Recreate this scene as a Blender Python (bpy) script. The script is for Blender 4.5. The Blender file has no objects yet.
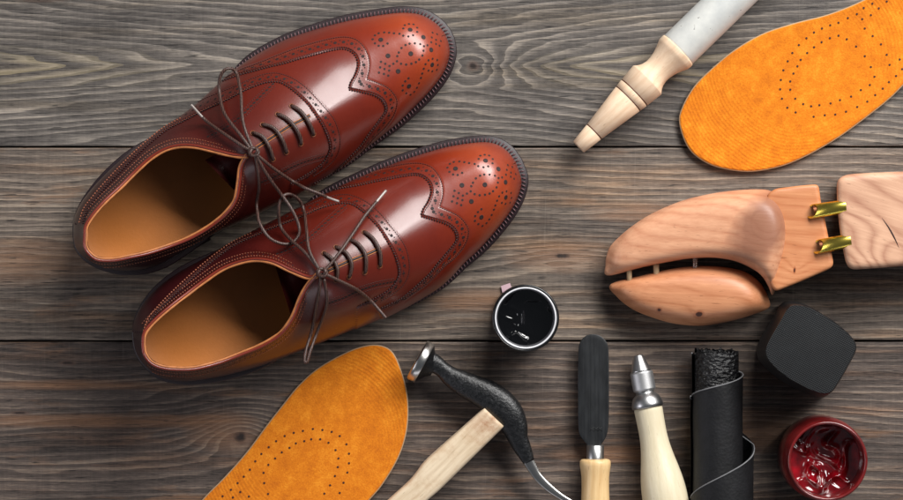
import bpy, math, random
import numpy as np
from mathutils import Vector, noise
from mathutils.bvhtree import BVHTree

random.seed(4); np.random.seed(4)
sc = bpy.context.scene
COL = sc.collection
PX = 0.00067            # metres of tabletop per photo pixel
H = 1.9                 # camera height above the table top
CX, CY = 451.5, 250.0

# ------------------------------------------------------------------ helpers
def W(px, py, h=0.0):
    k = PX * (1 - h / H)
    return np.array(((px - CX) * k, -(py - CY) * k, h))

def to_px(P):
    P = np.asarray(P, float)
    k = H / (H - P[..., 2]) / PX
    return np.stack((P[..., 0] * k + CX, -P[..., 1] * k + CY), -1)

def lin(r, g, b):
    f = lambda c: (c / 255 / 12.92) if c / 255 <= .04045 else ((c / 255 + .055) / 1.055) ** 2.4
    return (f(r), f(g), f(b), 1)

def sstep(a, b, x):
    t = np.clip((np.asarray(x, float) - a) / (b - a), 0, 1)
    return t * t * (3 - 2 * t)

def spline(P, n, closed=False):
    """Catmull-Rom through the points, resampled evenly to n points (works in any dimension)"""
    P = np.asarray(P, float)
    if closed:
        Q = np.vstack((P[-1:], P, P[:2])); m = len(P)
    else:
        Q = np.vstack((2 * P[0] - P[1], P, 2 * P[-1] - P[-2])); m = len(P) - 1
    t = np.linspace(0, 1, 14, endpoint=False)[:, None]
    out = []
    for i in range(m):
        a, b, c, d = Q[i], Q[i + 1], Q[i + 2], Q[i + 3]
        out.append(.5 * (2 * b + (c - a) * t + (2 * a - 5 * b + 4 * c - d) * t ** 2 + (3 * b - a - 3 * c + d) * t ** 3))
    out = np.vstack(out + [Q[m + 1:m + 2]])
    return resample(out, n, closed)

def resample(P, n, closed=False):
    L = np.r_[0, np.cumsum(np.linalg.norm(np.diff(P, axis=0), axis=1))]
    u = np.linspace(0, L[-1], n, endpoint=not closed)
    return np.stack([np.interp(u, L, P[:, k]) for k in range(P.shape[1])], 1)

def empty(name, loc, label=None, cat=None, group=None, kind=None):
    o = bpy.data.objects.new(name, None); COL.objects.link(o)
    o.location = loc; o.empty_display_size = .02
    if label: o['label'] = label
    if cat: o['category'] = cat
    if group: o['group'] = group
    if kind: o['kind'] = kind
    return o

def world_of(o):
    v = Vector((0, 0, 0))
    while o is not None:
        v = v + o.location; o = o.parent
    return np.array(v)

def obj(name, verts, faces, mat, parent, smooth=True, label=None):
    verts = np.asarray(verts, float)
    off = world_of(parent) if parent else np.zeros(3)
    me = bpy.data.meshes.new(name)
    me.from_pydata((verts - off).tolist(), [], [tuple(int(i) for i in f) for f in faces])
    me.materials.append(mat)
    if smooth: me.polygons.foreach_set('use_smooth', [True] * len(me.polygons))
    me.update()
    o = bpy.data.objects.new(name, me); COL.objects.link(o)
    if parent: o.parent = parent
    if label: o['label'] = label
    return o

class MB:
    def __init__(s): s.v = []; s.f = []; s.n = 0
    def add(s, v, f):
        v = np.asarray(v, float).reshape(-1, 3)
        s.v.append(v); s.f += [tuple(int(i) + s.n for i in q) for q in f]; s.n += len(v)
        return s
    def build(s, name, mat, parent, smooth=True, label=None):
        return obj(name, np.vstack(s.v), s.f, mat, parent, smooth, label)

def grid_faces(r, c, wrap=False):
    f = []
    for i in range(r - 1):
        for j in range(c if wrap else c - 1):
            k = (j + 1) % c
            f.append((i * c + j, i * c + k, (i + 1) * c + k, (i + 1) * c + j))
    return f

def frame_of(d):
    d = np.asarray(d, float) / np.linalg.norm(d)
    up = np.array((0, 0, 1.)) if abs(d[2]) < .9 else np.array((1., 0, 0))
    a = np.cross(up, d); a /= np.linalg.norm(a)
    return d, a, np.cross(d, a)

def tube(P, r, seg=8, caps=True, squash=1.0):
    """tube along points P (n,3); r scalar or list"""
    P = np.asarray(P, float); n = len(P); r = np.broadcast_to(r, (n,))
    T = np.gradient(P, axis=0); T /= np.linalg.norm(T, axis=1)[:, None] + 1e-12
    V = []
    ang = np.linspace(0, 2 * math.pi, seg, endpoint=False)
    for i in range(n):
        d, a, b = frame_of(T[i])
        V.append(P[i] + r[i] * (np.cos(ang)[:, None] * a + squash * np.sin(ang)[:, None] * b))
    V = np.vstack(V); F = grid_faces(n, seg, True)
    if caps:
        F.append(tuple(range(seg))[::-1]); F.append(tuple((n - 1) * seg + k for k in range(seg)))
    return V, F

def lathe(origin, axis, prof, seg=48, cap0=True, cap1=True):
    """prof: (distance along axis, radius)"""
    d, a, b = frame_of(axis); origin = np.asarray(origin, float)
    ang = np.linspace(0, 2 * math.pi, seg, endpoint=False)
    ring = np.cos(ang)[:, None] * a + np.sin(ang)[:, None] * b
    V = np.vstack([origin + d * t + r * ring for t, r in prof])
    F = grid_faces(len(prof), seg, True)
    if cap0: F.append(tuple(range(seg))[::-1])
    if cap1: F.append(tuple((len(prof) - 1) * seg + k for k in range(seg)))
    return V, F

def capsule(p, d, length, r, n, seg=6):
    """short stitch lying along d at p"""
    t = np.array((-.5, -.38, 0, .38, .5)) * length
    rr = np.array((.35, .9, 1, .9, .35)) * r
    d = d / (np.linalg.norm(d) + 1e-12)
    a = np.cross(n, d); a /= np.linalg.norm(a) + 1e-12
    ang = np.linspace(0, 2 * math.pi, seg, endpoint=False)
    V = np.vstack([p + d * tt + q * (np.cos(ang)[:, None] * a + np.sin(ang)[:, None] * n) for tt, q in zip(t, rr)])
    F = grid_faces(5, seg, True); F.append(tuple(range(seg))[::-1]); F.append(tuple(4 * seg + k for k in range(seg)))
    return V, F

def pit(p, n, r, depth=.0, seg=12):
    """punched hole: dark disc with a slight raised lip"""
    d, a, b = frame_of(n)
    ang = np.linspace(0, 2 * math.pi, seg, endpoint=False)
    ring = np.cos(ang)[:, None] * a + np.sin(ang)[:, None] * b
    V = np.vstack((p + r * ring - n * .0003, p + r * .96 * ring + n * .00012, p + r * .72 * ring + n * .00007, p[None] + n * .00002))
    F = grid_faces(3, seg, True)
    F += [(2 * seg + k, 2 * seg + (k + 1) % seg, 3 * seg) for k in range(seg)]
    return V, F

# ------------------------------------------------------------------ materials
class NT:
    def __init__(s, name):
        s.m = bpy.data.materials.new(name); s.m.use_nodes = True
        s.t = s.m.node_tree; s.t.nodes.clear()
        s.out = s.t.nodes.new('ShaderNodeOutputMaterial')
        s.b = s.t.nodes.new('ShaderNodeBsdfPrincipled')
        s.t.links.new(s.b.outputs[0], s.out.inputs[0])
        s.co = s.t.nodes.new('ShaderNodeTexCoord').outputs['Object']
    def setv(s, sock, v):
        if isinstance(v, bpy.types.NodeSocket): s.t.links.new(v, sock)
        else: sock.default_value = v
    def math(s, op, a, b=0.0, c=0.0):
        n = s.t.nodes.new('ShaderNodeMath'); n.operation = op
        for i, v in enumerate((a, b, c)): s.setv(n.inputs[i], v)
        return n.outputs[0]
    def add(s, a, b): return s.math('ADD', a, b)
    def mul(s, a, b): return s.math('MULTIPLY', a, b)
    def sep(s, v):
        n = s.t.nodes.new('ShaderNodeSeparateXYZ'); s.setv(n.inputs[0], v); return n.outputs
    def comb(s, x, y, z=0.0):
        n = s.t.nodes.new('ShaderNodeCombineXYZ')
        for i, v in enumerate((x, y, z)): s.setv(n.inputs[i], v)
        return n.outputs[0]
    def mapping(s, v, scale=(1, 1, 1), loc=(0, 0, 0), rot=(0, 0, 0)):
        n = s.t.nodes.new('ShaderNodeMapping'); s.setv(n.inputs[0], v)
        n.inputs[1].default_value = loc; n.inputs[2].default_value = rot; n.inputs[3].default_value = scale
        return n.outputs[0]
    def noise(s, v, scale, detail=3, rough=.5, dist=0.0):
        n = s.t.nodes.new('ShaderNodeTexNoise'); s.setv(n.inputs['Vector'], v)
        n.inputs['Scale'].default_value = scale; n.inputs['Detail'].default_value = detail
        n.inputs['Roughness'].default_value = rough; n.inputs['Distortion'].default_value = dist
        return n.outputs[0]
    def voronoi(s, v, scale, feature='F1'):
        n = s.t.nodes.new('ShaderNodeTexVoronoi'); s.setv(n.inputs['Vector'], v); n.feature = feature
        n.inputs['Scale'].default_value = scale; return n.outputs['Distance']
    def ramp(s, f, stops, interp='LINEAR'):
        n = s.t.nodes.new('ShaderNodeValToRGB'); s.setv(n.inputs[0], f)
        cr = n.color_ramp; cr.interpolation = interp
        while len(cr.elements) > 1: cr.elements.remove(cr.elements[-1])
        for i, (p, c) in enumerate(stops):
            e = cr.elements[0] if i == 0 else cr.elements.new(p)
            e.position = p; e.color = c if len(c) == 4 else (*c, 1)
        return n.outputs[0]
    def fr(s, f, a, b, c=0.0, d=1.0):
        n = s.t.nodes.new('ShaderNodeMapRange'); s.setv(n.inputs[0], f)
        for i, v in enumerate((a, b, c, d)): n.inputs[i + 1].default_value = v
        return n.outputs[0]
    def mix(s, f, a, b, mode='MIX'):
        n = s.t.nodes.new('ShaderNodeMix'); n.data_type = 'RGBA'; n.blend_type = mode
        s.setv(n.inputs[0], f); s.setv(n.inputs[6], a); s.setv(n.inputs[7], b)
        return n.outputs[2]
    def bump(s, h, strength=.3, dist=.001, normal=None):
        n = s.t.nodes.new('ShaderNodeBump'); s.setv(n.inputs['Height'], h)
        n.inputs['Strength'].default_value = strength; n.inputs['Distance'].default_value = dist
        if normal: s.t.links.new(normal, n.inputs['Normal'])
        return n.outputs[0]
    def attr(s, name):
        n = s.t.nodes.new('ShaderNodeAttribute'); n.attribute_name = name; return n.outputs['Fac']
    def p(s, **k):
        for a, v in k.items():
            s.setv(s.b.inputs[a.replace('_', ' ')], v)
        return s

def simple(name, color, rough=.5, metal=0.0, coat=0.0, bump=None, var=.12, vscale=60):
    t = NT(name)
    n = t.noise(t.co, vscale, 5, .6)
    dark = tuple(c * (1 - var) for c in color[:3]) + (1,)
    lite = tuple(min(1, c * (1 + var)) for c in color[:3]) + (1,)
    t.p(Base_Color=t.ramp(n, [(.3, dark), (.7, lite)]), Roughness=rough, Metallic=metal, Coat_Weight=coat)
    if bump: t.p(Normal=t.bump(t.noise(t.co, bump[0], 4, .6), bump[1], bump[2]))
    return t.m

def plank_material(name, mode, dark, mid, lite, warm, seed):
    t = NT(name)
    v = t.mapping(t.co, (1 / PX, -1 / PX, 1 / PX))       # photo-pixel sized units, y down
    x, y, z = t.sep(v)
    x = t.add(x, CX); y = t.add(y, CY)
    pt = t.comb(t.mul(x, .004), t.mul(y, .016), seed)
    big = t.noise(pt, 1.0, 2, .5)
    wob = t.noise(t.comb(t.mul(x, .02), t.mul(y, .06), seed + 3), 1.0, 2, .5)
    warp = t.add(t.mul(big, 3.6 if mode != 'a' else 2.2), t.mul(wob, .45))
    def knot(f, kx, ky, rx, ry, amp):
        dx = t.mul(t.add(x, -kx), 1 / rx); dy = t.mul(t.add(y, -ky), 1 / ry)
        r2 = t.add(t.mul(dx, dx), t.mul(dy, dy))
        g = t.math('DIVIDE', 1.0, t.add(1.0, r2))
        return t.add(f, t.mul(g, amp)), r2
    def vee(y0, x0, k, m, c):
        d = t.add(y, -y0)
        s_ = t.math('SQRT', t.add(t.mul(d, d), c * c))
        xx = t.math('ABSOLUTE', t.add(x, -x0))
        return t.add(t.mul(s_, k), t.mul(xx, -m))
    if mode == 'a':
        f = vee(66, 345, 1 / 7.2, 1 / 85., 5); f, r1 = knot(f, 473, 66, 34, 17, 5.5); spots = [(473, 66, 5, 4), (42, -2, 22, 3.2), (95, -2, 12, 2.2)]
    elif mode == 'b':
        f = t.mul(y, 1 / 7.5); f, r1 = knot(f, 560, 258, 60, 12, 2.5); f, _ = knot(f, 20, 255, 90, 20, 1.5); spots = [(562, 256, 9, 3)]
    else:
        f = t.mul(y, 1 / 8.); f, r1 = knot(f, 240, 432, 42, 24, 6.0); f, _ = knot(f, 760, 425, 70, 20, 3); spots = [(240, 437, 7, 6), (68, 363, 7, 1.8), (20, 413, 8, 1.5)]
    f = t.add(f, warp)
    f = t.add(f, t.mul(t.noise(t.comb(t.mul(x, .0012), t.mul(y, .055), seed + 31), 1.0, 2, .6), 2.2))
    fr_ = t.math('FRACT', f)
    # asymmetric early/late wood: rises slowly, drops fast
    ring = t.ramp(fr_, [(0, (0, 0, 0)), (.35, (.2,) * 3), (.6, (.75,) * 3), (.8, (1,) * 3), (.88, (.1,) * 3), (1, (0, 0, 0))], 'EASE')
    fib = t.noise(t.comb(t.mul(x, .03), t.mul(y, 1.1), seed), 1.0, 4, .65)
    fib2 = t.noise(t.comb(t.mul(x, .12), t.mul(y, 2.6), seed + 9), 1.0, 3, .6)
    patch = t.noise(t.comb(t.mul(x, .006), t.mul(y, .03), seed + 5), 1.0, 4, .6)
    saw = t.noise(t.comb(t.mul(x, .35), t.mul(y, .03), seed + 2), 1.0, 2, .5)
    val = t.add(t.add(t.mul(t.mul(ring, t.fr(patch, .25, .6, .35, 1.15)), .34 if mode == 'a' else .27), t.mul(fib, .78)), t.add(t.mul(patch, .5), t.add(t.mul(fib2, .62), t.mul(saw, .12))))
    val = t.fr(val, .84, 1.52) if mode != 'a' else t.fr(val, .88, 1.58)
    c = t.ramp(val, [(0, dark), (.5, mid), (1, lite)])
    wm = t.fr(t.noise(t.comb(t.mul(x, .0045), t.mul(y, .055), seed + 7), 1.0, 3, .6), .52, .72)
    c = t.mix(t.mul(wm, .85), c, t.mix(1.0, c, warm, 'MULTIPLY'))
    wm2 = t.mul(t.fr(t.noise(t.comb(t.mul(x, .009), t.mul(y, .045), seed + 41), 1.0, 4, .6), .60, .74), t.fr(fib, .35, .6))
    c = t.mix(t.mul(wm2, .0 if mode == 'a' else .55), c, lin(150, 106, 70))
    smut = t.noise(t.comb(t.mul(x, .012), t.mul(y, .02), seed + 51), 1.0, 5, .65)
    c = t.mix(t.fr(smut, .52, .74, 0, .35), c, t.mix(1.0, c, (.45, .43, .42, 1), 'MULTIPLY'))
    # pale bare wood showing in the middle of the cathedral figure
    if mode == 'a':
        dd = t.mul(t.add(y, -68), 1 / 13.); far = t.math('ABSOLUTE', t.add(x, -345))
        tip = t.fr(far, 150, 330)
        core = t.mul(t.math('DIVIDE', tip, t.add(1.0, t.math('POWER', t.math('ABSOLUTE', dd), 4.0))), t.fr(fr_, .3, .8))
        c = t.mix(t.mul(core, .6), c, lin(152, 138, 108))
    for wx, wy, wa, wb in {'a': [], 'b': [(562, 257, 55, 17), (25, 262, 80, 22), (640, 212, 60, 10), (480, 300, 60, 12)], 'c': [(755, 432, 75, 20), (70, 421, 190, 7), (70, 385, 130, 5), (620, 455, 60, 9), (225, 432, 40, 22)]}[mode]:
        dx = t.mul(t.add(x, -wx), 1 / wa); dy = t.mul(t.add(y, -wy), 1 / wb)
        g = t.add(t.add(t.mul(dx, dx), t.mul(dy, dy)), t.mul(t.add(patch, -.5), 2.0))
        c = t.mix(t.mul(t.fr(g, 1.3, .0), t.fr(fib, .3, .65, .15, .62)), c, lin(146, 104, 72))
    pits = t.noise(t.comb(t.mul(x, .045), t.mul(y, .5), seed + 20), 1.0, 2, .4)
    c = t.mix(t.fr(pits, .66, .73, 0, .8), c, tuple(k * .3 for k in dark[:3]) + (1,))
    for kx, ky, rx, ry in spots:
        dx = t.mul(t.add(x, -kx), 1 / rx); dy = t.mul(t.add(y, -ky), 1 / ry)
        r2 = t.add(t.add(t.mul(dx, dx), t.mul(dy, dy)), t.mul(t.noise(t.comb(t.mul(x, .2), t.mul(y, .2), 1), 1.0, 3, .6), 1.2))
        c = t.mix(t.fr(r2, 3.2, .9), c, t.mix(.5, c, lin(92, 66, 54)))
        c = t.mix(t.fr(r2, 1.5, .7), c, lin(36, 26, 22))
    spk = t.noise(t.comb(t.mul(x, .28), t.mul(y, .45), seed + 61), 1.0, 3, .7)
    c = t.mix(t.fr(spk, .735, .80, 0, .5), c, lin(176, 166, 150))
    scr = t.noise(t.mapping(t.comb(t.mul(x, .5), t.mul(y, .012), seed + 71), rot=(0, 0, .25)), 1.0, 2, .5)
    c = t.mix(t.fr(scr, .70, .76, 0, .08), c, lin(170, 160, 146))
    t.p(Base_Color=c, Roughness=t.fr(val, 0, 1, .62, .5), Specular_IOR_Level=.35)
    hgt = t.add(t.mul(ring, .5), t.add(t.mul(fib, .7), t.mul(fib2, .5)))
    t.p(Normal=t.bump(hgt, .55, .0006))
    return t.m

def leather_shoe():
    t = NT('burnish_shade_leather')
    s = t.attr('burnish_shade')
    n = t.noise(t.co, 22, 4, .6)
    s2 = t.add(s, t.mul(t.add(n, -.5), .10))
    c = t.ramp(s2, [(0, lin(42, 11, 15)), (.28, lin(56, 13, 14)), (.45, lin(84, 23, 15)), (.6, lin(102, 30, 15)), (.74, lin(104, 29, 14)), (.84, lin(130, 42, 19)), (.93, lin(156, 60, 25)), (1, lin(112, 34, 18))])  # heel-to-toe tones: dye burnish plus light and shade painted into the colour
    fine = t.noise(t.co, 500, 3, .6)
    c = t.mix(.28, c, t.mix(1.0, c, t.ramp(fine, [(.3, (.7, .6, .55)), (.7, (1, 1, 1))]), 'MULTIPLY'))
    cl_ = t.noise(t.co, 30, 4, .6)
    t.p(Base_Color=c, Roughness=.36, Specular_IOR_Level=.45, Coat_Weight=.5, Coat_IOR=1.45, Coat_Roughness=t.fr(cl_, .3, .7, .14, .28))
    cr = t.voronoi(t.co, 900)
    soft = t.noise(t.co, 35, 3, .5)
    t.p(Normal=t.bump(t.add(t.mul(t.noise(t.co, 160, 4, .6), .10), t.add(t.mul(cr, .06), soft)), .3, .0012))
    return t.m

def suede_insole():
    t = NT('orange_suede')
    x, y, z = t.sep(t.co)
    d = t.math('SQRT', t.add(t.mul(x, x), t.mul(y, y)))
    w = t.noise(t.co, 28, 3, .5)
    rings = t.math('SINE', t.add(t.mul(d, 2700), t.mul(w, 16)))
    out = t.mul(rings, t.fr(d, .035, .06))
    n = t.noise(t.co, 130, 5, .65)
    f = t.noise(t.co, 900, 3, .7)
    val = t.add(t.add(t.mul(n, .55), t.mul(f, .42)), t.mul(out, .016))
    c = t.ramp(t.fr(val, .3, .68), [(0, lin(182, 94, 8)), (.5, lin(210, 118, 14)), (1, lin(234, 148, 36))])
    t.p(Base_Color=c, Roughness=.85, Specular_IOR_Level=.2, Sheen_Weight=.15)
    t.p(Normal=t.bump(t.add(t.mul(out, .15), t.mul(f, .7)), .6, .0006))
    return t.m

def grain_wood(name, dark, lite, axis_rot=0.0, scale=1.0, rough=.5, contrast=1.0, knots=(), spots=()):
    t = NT(name)
    v = t.mapping(t.co, (1, 1, 1), (0, 0, 0), (0, 0, axis_rot))
    x, y, z = t.sep(v)
    w = t.noise(t.comb(t.mul(x, 9 * scale), t.mul(y, 34 * scale), t.mul(z, 34 * scale)), 1.0, 3, .5)
    f = t.add(t.mul(y, 170 * scale), t.mul(w, 5.0))
    for kx, ky, rr, amp in knots:
        dx = t.mul(t.add(x, -kx), 1 / rr); dy = t.mul(t.add(y, -ky), 1 / rr)
        f = t.add(f, t.mul(t.math('DIVIDE', 1.0, t.add(1.0, t.add(t.mul(dx, dx), t.mul(dy, dy)))), amp))
    ring = t.math('ABSOLUTE', t.math('SINE', t.mul(f, 3.1)))
    fib = t.noise(t.comb(t.mul(x, 60 * scale), t.mul(y, 900 * scale), t.mul(z, 900 * scale)), 1.0, 4, .6)
    blot = t.noise(t.co, 45, 3, .5)
    val = t.add(t.add(t.mul(ring, .22 * contrast), t.mul(fib, .45)), t.mul(blot, .35))
    val = t.fr(val, .25, .8)
    c = t.ramp(val, [(0, dark), (1, lite)])
    spk = t.noise(t.comb(t.mul(x, 120), t.mul(y, 700), t.mul(z, 700)), 1.0, 2, .5)
    c = t.mix(t.fr(spk, .68, .75, 0, .45), c, tuple(k * .5 for k in dark[:3]) + (1,))
    for kx, ky, ra, rb in spots:
        dx = t.mul(t.add(x, -kx), 1 / ra); dy = t.mul(t.add(y, -ky), 1 / rb)
        r2 = t.add(t.add(t.mul(dx, dx), t.mul(dy, dy)), t.mul(t.noise(t.co, 500, 3, .6), .8))
        c = t.mix(t.fr(r2, 2.6, .9, 0, .6), c, lin(150, 74, 40)); c = t.mix(t.fr(r2, 1.1, .7), c, lin(70, 34, 20))
    t.p(Base_Color=c, Roughness=rough, Specular_IOR_Level=.4, Normal=t.bump(t.add(fib, t.mul(ring, .3)), .25, .0005))
    return t.m

M = {}
M['leather'] = leather_shoe()
M['suede'] = suede_insole()
M['stitch'] = simple('dark_thread', lin(52, 16, 12), .5)
M['stitch_pale'] = simple('waxed_thread', lin(140, 78, 52), .45)
M['gimp'] = simple('gimped_cut_edge', lin(40, 10, 10), .5)
M['hole'] = simple('punched_hole', lin(30, 10, 8), .7)
M['welt'] = simple('burgundy_welt', lin(30, 14, 19), .5, coat=.0, bump=(700, .3, .0004))
M['welt_stitch'] = simple('welt_thread', lin(92, 62, 66), .5)
M['sole'] = simple('black_sole_edge', lin(22, 13, 17), .35, coat=.4, bump=(400, .2, .0004))
M['lining'] = simple('lining_leather', lin(58, 30, 15), .6, bump=(600, .2, .0003))
M['sock'] = simple('sock_leather', lin(190, 114, 46), .55, bump=(500, .3, .0003), var=.08, vscale=30)
M['rim'] = simple('cut_leather_edge', lin(176, 108, 58), .6, var=.25, vscale=200)
M['rim_dark'] = simple('folded_topline', lin(112, 36, 20), .4, coat=.3)
M['lace'] = None
t = NT('waxed_lace')
tw = t.math('SINE', t.add(t.mul(t.noise(t.co, 900, 2, .5), 8), t.mul(t.sep(t.co)[0], 5000)))
t.p(Base_Color=t.ramp(t.fr(tw, -1, 1), [(0, lin(42, 27, 23)), (1, lin(88, 62, 54))]), Roughness=.42, Specular_IOR_Level=.5)
t.p(Normal=t.bump(t.noise(t.co, 1600, 3, .6), .5, .0005)); M['lace'] = t.m
M['steel'] = simple('brushed_steel', lin(196, 194, 190), .28, metal=1, bump=(900, .15, .0002), var=.06)
M['ferrule'] = simple('aluminium', lin(188, 188, 188), .34, metal=1, bump=(900, .15, .0002), var=.06)
M['eyelet'] = simple('eyelet_edge', lin(120, 62, 30), .5)
M['aglet'] = simple('aglet_film', lin(150, 140, 134), .3, coat=.3)
M['brass'] = simple('polished_brass', lin(240, 214, 96), .27, metal=1, var=.05)
M['brass_in'] = simple('tube_inside', lin(96, 50, 16), .4, metal=.6)
M['plastic_black'] = simple('black_jar_wall', lin(14, 14, 15), .3, coat=.3)
M['milky'] = simple('milky_glass_rim', lin(225, 225, 228), .2, coat=.8, var=.05)
M['grey_in'] = simple('smeared_glass', lin(96, 96, 100), .3, coat=.5, var=.4)
M['cream_black'] = simple('black_polish', lin(5, 5, 6), .09, coat=.6)
M['pink'] = simple('pale_pink_paper', lin(190, 160, 168), .6)

# ------------------------------------------------------------------ the table
planks = [(-438, -243, 'c'), (-243, -48, 'b'), (-48, 147, 'a'), (147, 341, 'b'), (341, 536, 'c'), (536, 730, 'b'), (730, 925, 'c')]
pm = {'a': plank_material('weathered_plank_grey', 'a', lin(54, 50, 48), lin(107, 100, 94), lin(164, 153, 140), (1.05, .98, .86, 1), 1.3),
      'b': plank_material('weathered_plank_brown', 'b', lin(56, 49, 45), lin(112, 100, 90), lin(164, 148, 130), (1.22, .95, .72, 1), 7.7),
      'c': plank_material('weathered_plank_dark', 'c', lin(42, 36, 33), lin(92, 80, 73), lin(148, 130, 113), (1.25, .93, .70, 1), 15.1)}
table = empty('table_top', (0, 0, 0), 'wooden table top of grey-brown stained planks', None, None, 'structure')
for (a, b, m) in planks:
    x0, x1 = -1.5, 1.5
    y0 = -(b - .8 - CY) * PX; y1 = -(a + .8 - CY) * PX
    # rounded-edge board, the long edge slightly wavy
    n = 160; xs = np.linspace(x0, x1, n); e = .0009
    sec = [(0, -.022, 0), (0, -e, 0), (.3 * e, -.3 * e, 0), (e, 0, 0)]
    rows = []
    for k, x in enumerate(xs):
        wob0 = noise.noise(Vector((x * 18, a * .1, 0))) * .00022
        wob1 = noise.noise(Vector((x * 18, b * .1, 5))) * .00022
        left = [(x, y0 + wob0 + s[0], s[1]) for s in sec]
        right = [(x, y1 + wob1 - s[0], s[1]) for s in sec[::-1]]
        rows += left + right
    f = grid_faces(n, 8)
    o = obj('plank', np.array(rows), [q[::-1] for q in f], pm[m], table, False)
under = obj('gap_shade_sheet', [(-1.5, -1.2, -.03), (1.5, -1.2, -.03), (1.5, 1.2, -.03), (-1.5, 1.2, -.03)], [(0, 1, 2, 3)],
            simple('dark_gap', lin(20, 17, 15), .9), table, False)  # near-black sheet added below the boards to paint the shade in their gaps

# ------------------------------------------------------------------ the brogue shoes
def arc_heights(ctrl, s): return np.interp(s, [c[0] for c in ctrl], [c[1] for c in ctrl])

def smooth_interp(ctrl, s):
    xs = np.array([c[0] for c in ctrl]); ys = np.array([c[1] for c in ctrl])
    m = np.gradient(ys, xs)
    s = np.clip(s, xs[0], xs[-1]); i = np.clip(np.searchsorted(xs, s) - 1, 0, len(xs) - 2)
    h = xs[i + 1] - xs[i]; u = (s - xs[i]) / h
    return ((2 * u ** 3 - 3 * u ** 2 + 1) * ys[i] + (u ** 3 - 2 * u ** 2 + u) * h * m[i]
            + (-2 * u ** 3 + 3 * u ** 2) * ys[i + 1] + (u ** 3 - u ** 2) * h * m[i + 1])

HF = [(0, .029), (.12, .028), (.25, .024), (.4, .017), (.55, .0115), (.7, .0095), (.85, .0105), (1, .0135)]
RIDGE = [(.40, .086), (.47, .0828), (.55, .0772), (.63, .0698), (.69, .0620), (.75, .0540), (.81, .0488), (.88, .0448), (.95, .0412), (1.0, .038)]
COLLAR = [(0, .086), (.08, .081), (.2, .070), (.3, .069), (.4, .077), (.46, .083)]

def dist_poly(P, L):
    """distance of points P (n,2) to polyline L"""
    best = np.full(len(P), 1e9)
    for a, b in zip(L[:-1], L[1:]):
        d = b - a; t = np.clip(((P - a) @ d) / (d @ d + 1e-12), 0, 1)
        q = P - a - t[:, None] * d
        best = np.minimum(best, (q * q).sum(1))
    return np.sqrt(best)

def in_poly(P, L):
    ins = np.zeros(len(P), bool); x, y = P[:, 0], P[:, 1]
    n = len(L)
    for i in range(n):
        (x1, y1), (x2, y2) = L[i], L[(i + 1) % n]
        c = ((y1 > y) != (y2 > y)); xi = (x2 - x1) * (y - y1) / (y2 - y1 + 1e-12) + x1
        ins ^= c & (x < xi)
    return ins

# pattern pieces of the first shoe, read off the photograph
WING = [(215, 84), (228, 79), (240, 75), (255, 71), (270, 67), (285, 63.5), (300, 59), (315, 55), (330, 51), (342, 49), (350, 51), (356, 56.5), (358, 65), (355, 75), (350.5, 83), (349, 89.5)]
WING2 = [(349, 89.5), (362, 92), (373, 94.5), (380.5, 98.5), (384.7, 104.5), (385, 111), (380.5, 118), (373, 128), (367, 136), (360, 146), (351, 155.5), (342, 164.5), (333, 172.5), (322, 179), (312, 184)]
WOUT = [(221, 80), (240, 70), (255, 64.5), (270, 58.5), (285, 52.5), (300, 47), (315, 42.8), (330, 39), (342, 37.2), (351, 38), (358, 41), (365, 49), (369, 60), (369, 70), (366.7, 79.3)]
WOUT2 = [(366.7, 79.3), (377.5, 83), (386.5, 87), (392.5, 92.5), (396.7, 100), (396, 109), (392, 118), (384, 128.5), (376, 136), (368, 145), (358, 156), (346, 166), (336, 174)]
FOX = [(83, 224), (87, 211), (95, 200), (106, 187), (121, 171), (136, 156), (151, 142.5), (164, 132), (175, 125.5), (186, 120), (202, 111.5), (216, 105), (230, 98.5), (246, 90), (259.5, 84.5), (270, 82), (280.5, 82.5), (291, 88.5), (300, 96), (308, 104), (315, 113.5), (322, 124), (327, 134.5), (330, 145), (329, 152.5), (324, 161), (315, 169), (303, 176.5), (290, 184)]
FOX_OUT = [(182, 113), (192, 106), (205, 98.5), (221, 92), (235, 86.5), (250, 79.5), (262, 75), (270, 73.5), (278, 73.5), (289.5, 77), (300, 83), (310.5, 92), (321, 103.5), (333, 118), (338, 130), (340, 142), (338, 152.5), (333, 161), (324, 169), (312, 177)]
FACE_UP = [(273, 84), (262.5, 94.5), (252, 105), (243, 114.5), (232, 123.5), (220, 131), (208, 136.5)]
FACE_LO = [(326, 156), (307.5, 161), (292.5, 167), (277, 175.5), (262, 182)]
big1 = [(468, 198), (556, 248), (272, 265), (472, 358), (320, 372), (608, 332), (615, 432), (388, 475)]
sm1 = [(422, 190), (432, 168), (460, 160), (490, 163), (515, 185), (515, 213), (487, 235), (456, 243), (422, 238), (397, 225), (360, 222), (328, 218), (295, 216), (258, 222), (233, 236), (218, 262), (233, 289), (258, 305), (288, 306), (317, 290),
       (583, 302), (608, 282), (437, 300), (464, 291), (499, 289), (535, 294), (560, 308), (557, 338), (550, 370), (528, 397), (506, 414), (476, 424), (441, 430), (407, 425), (380, 408), (382, 374), (392, 350), (410, 320),
       (617, 218), (647, 228), (612, 250), (640, 266), (640, 293), (672, 274), (663, 305), (273, 412), (302, 425), (330, 440), (356, 425), (268, 449), (297, 460), (328, 470), (260, 484), (293, 493), (322, 504),
       (648, 400), (617, 392), (590, 402), (570, 428), (558, 458), (590, 470), (652, 433), (645, 465), (615, 475), (548, 490)]
sm2 = [(457, 55), (435, 75), (418, 103), (418, 135), (442, 155), (470, 165), (495, 145), (513, 118), (527, 88), (540, 52)]
BIGH = [(340 + x / 6.667, y / 6.667) for x, y in big1] + [(340 + 460 / 6.667, 70 + 108 / 6.667)]
SMH = [(340 + x / 6.667, y / 6.667) for x, y in sm1] + [(340 + x / 6.667, 70 + y / 6.667) for x, y in sm2]

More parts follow.
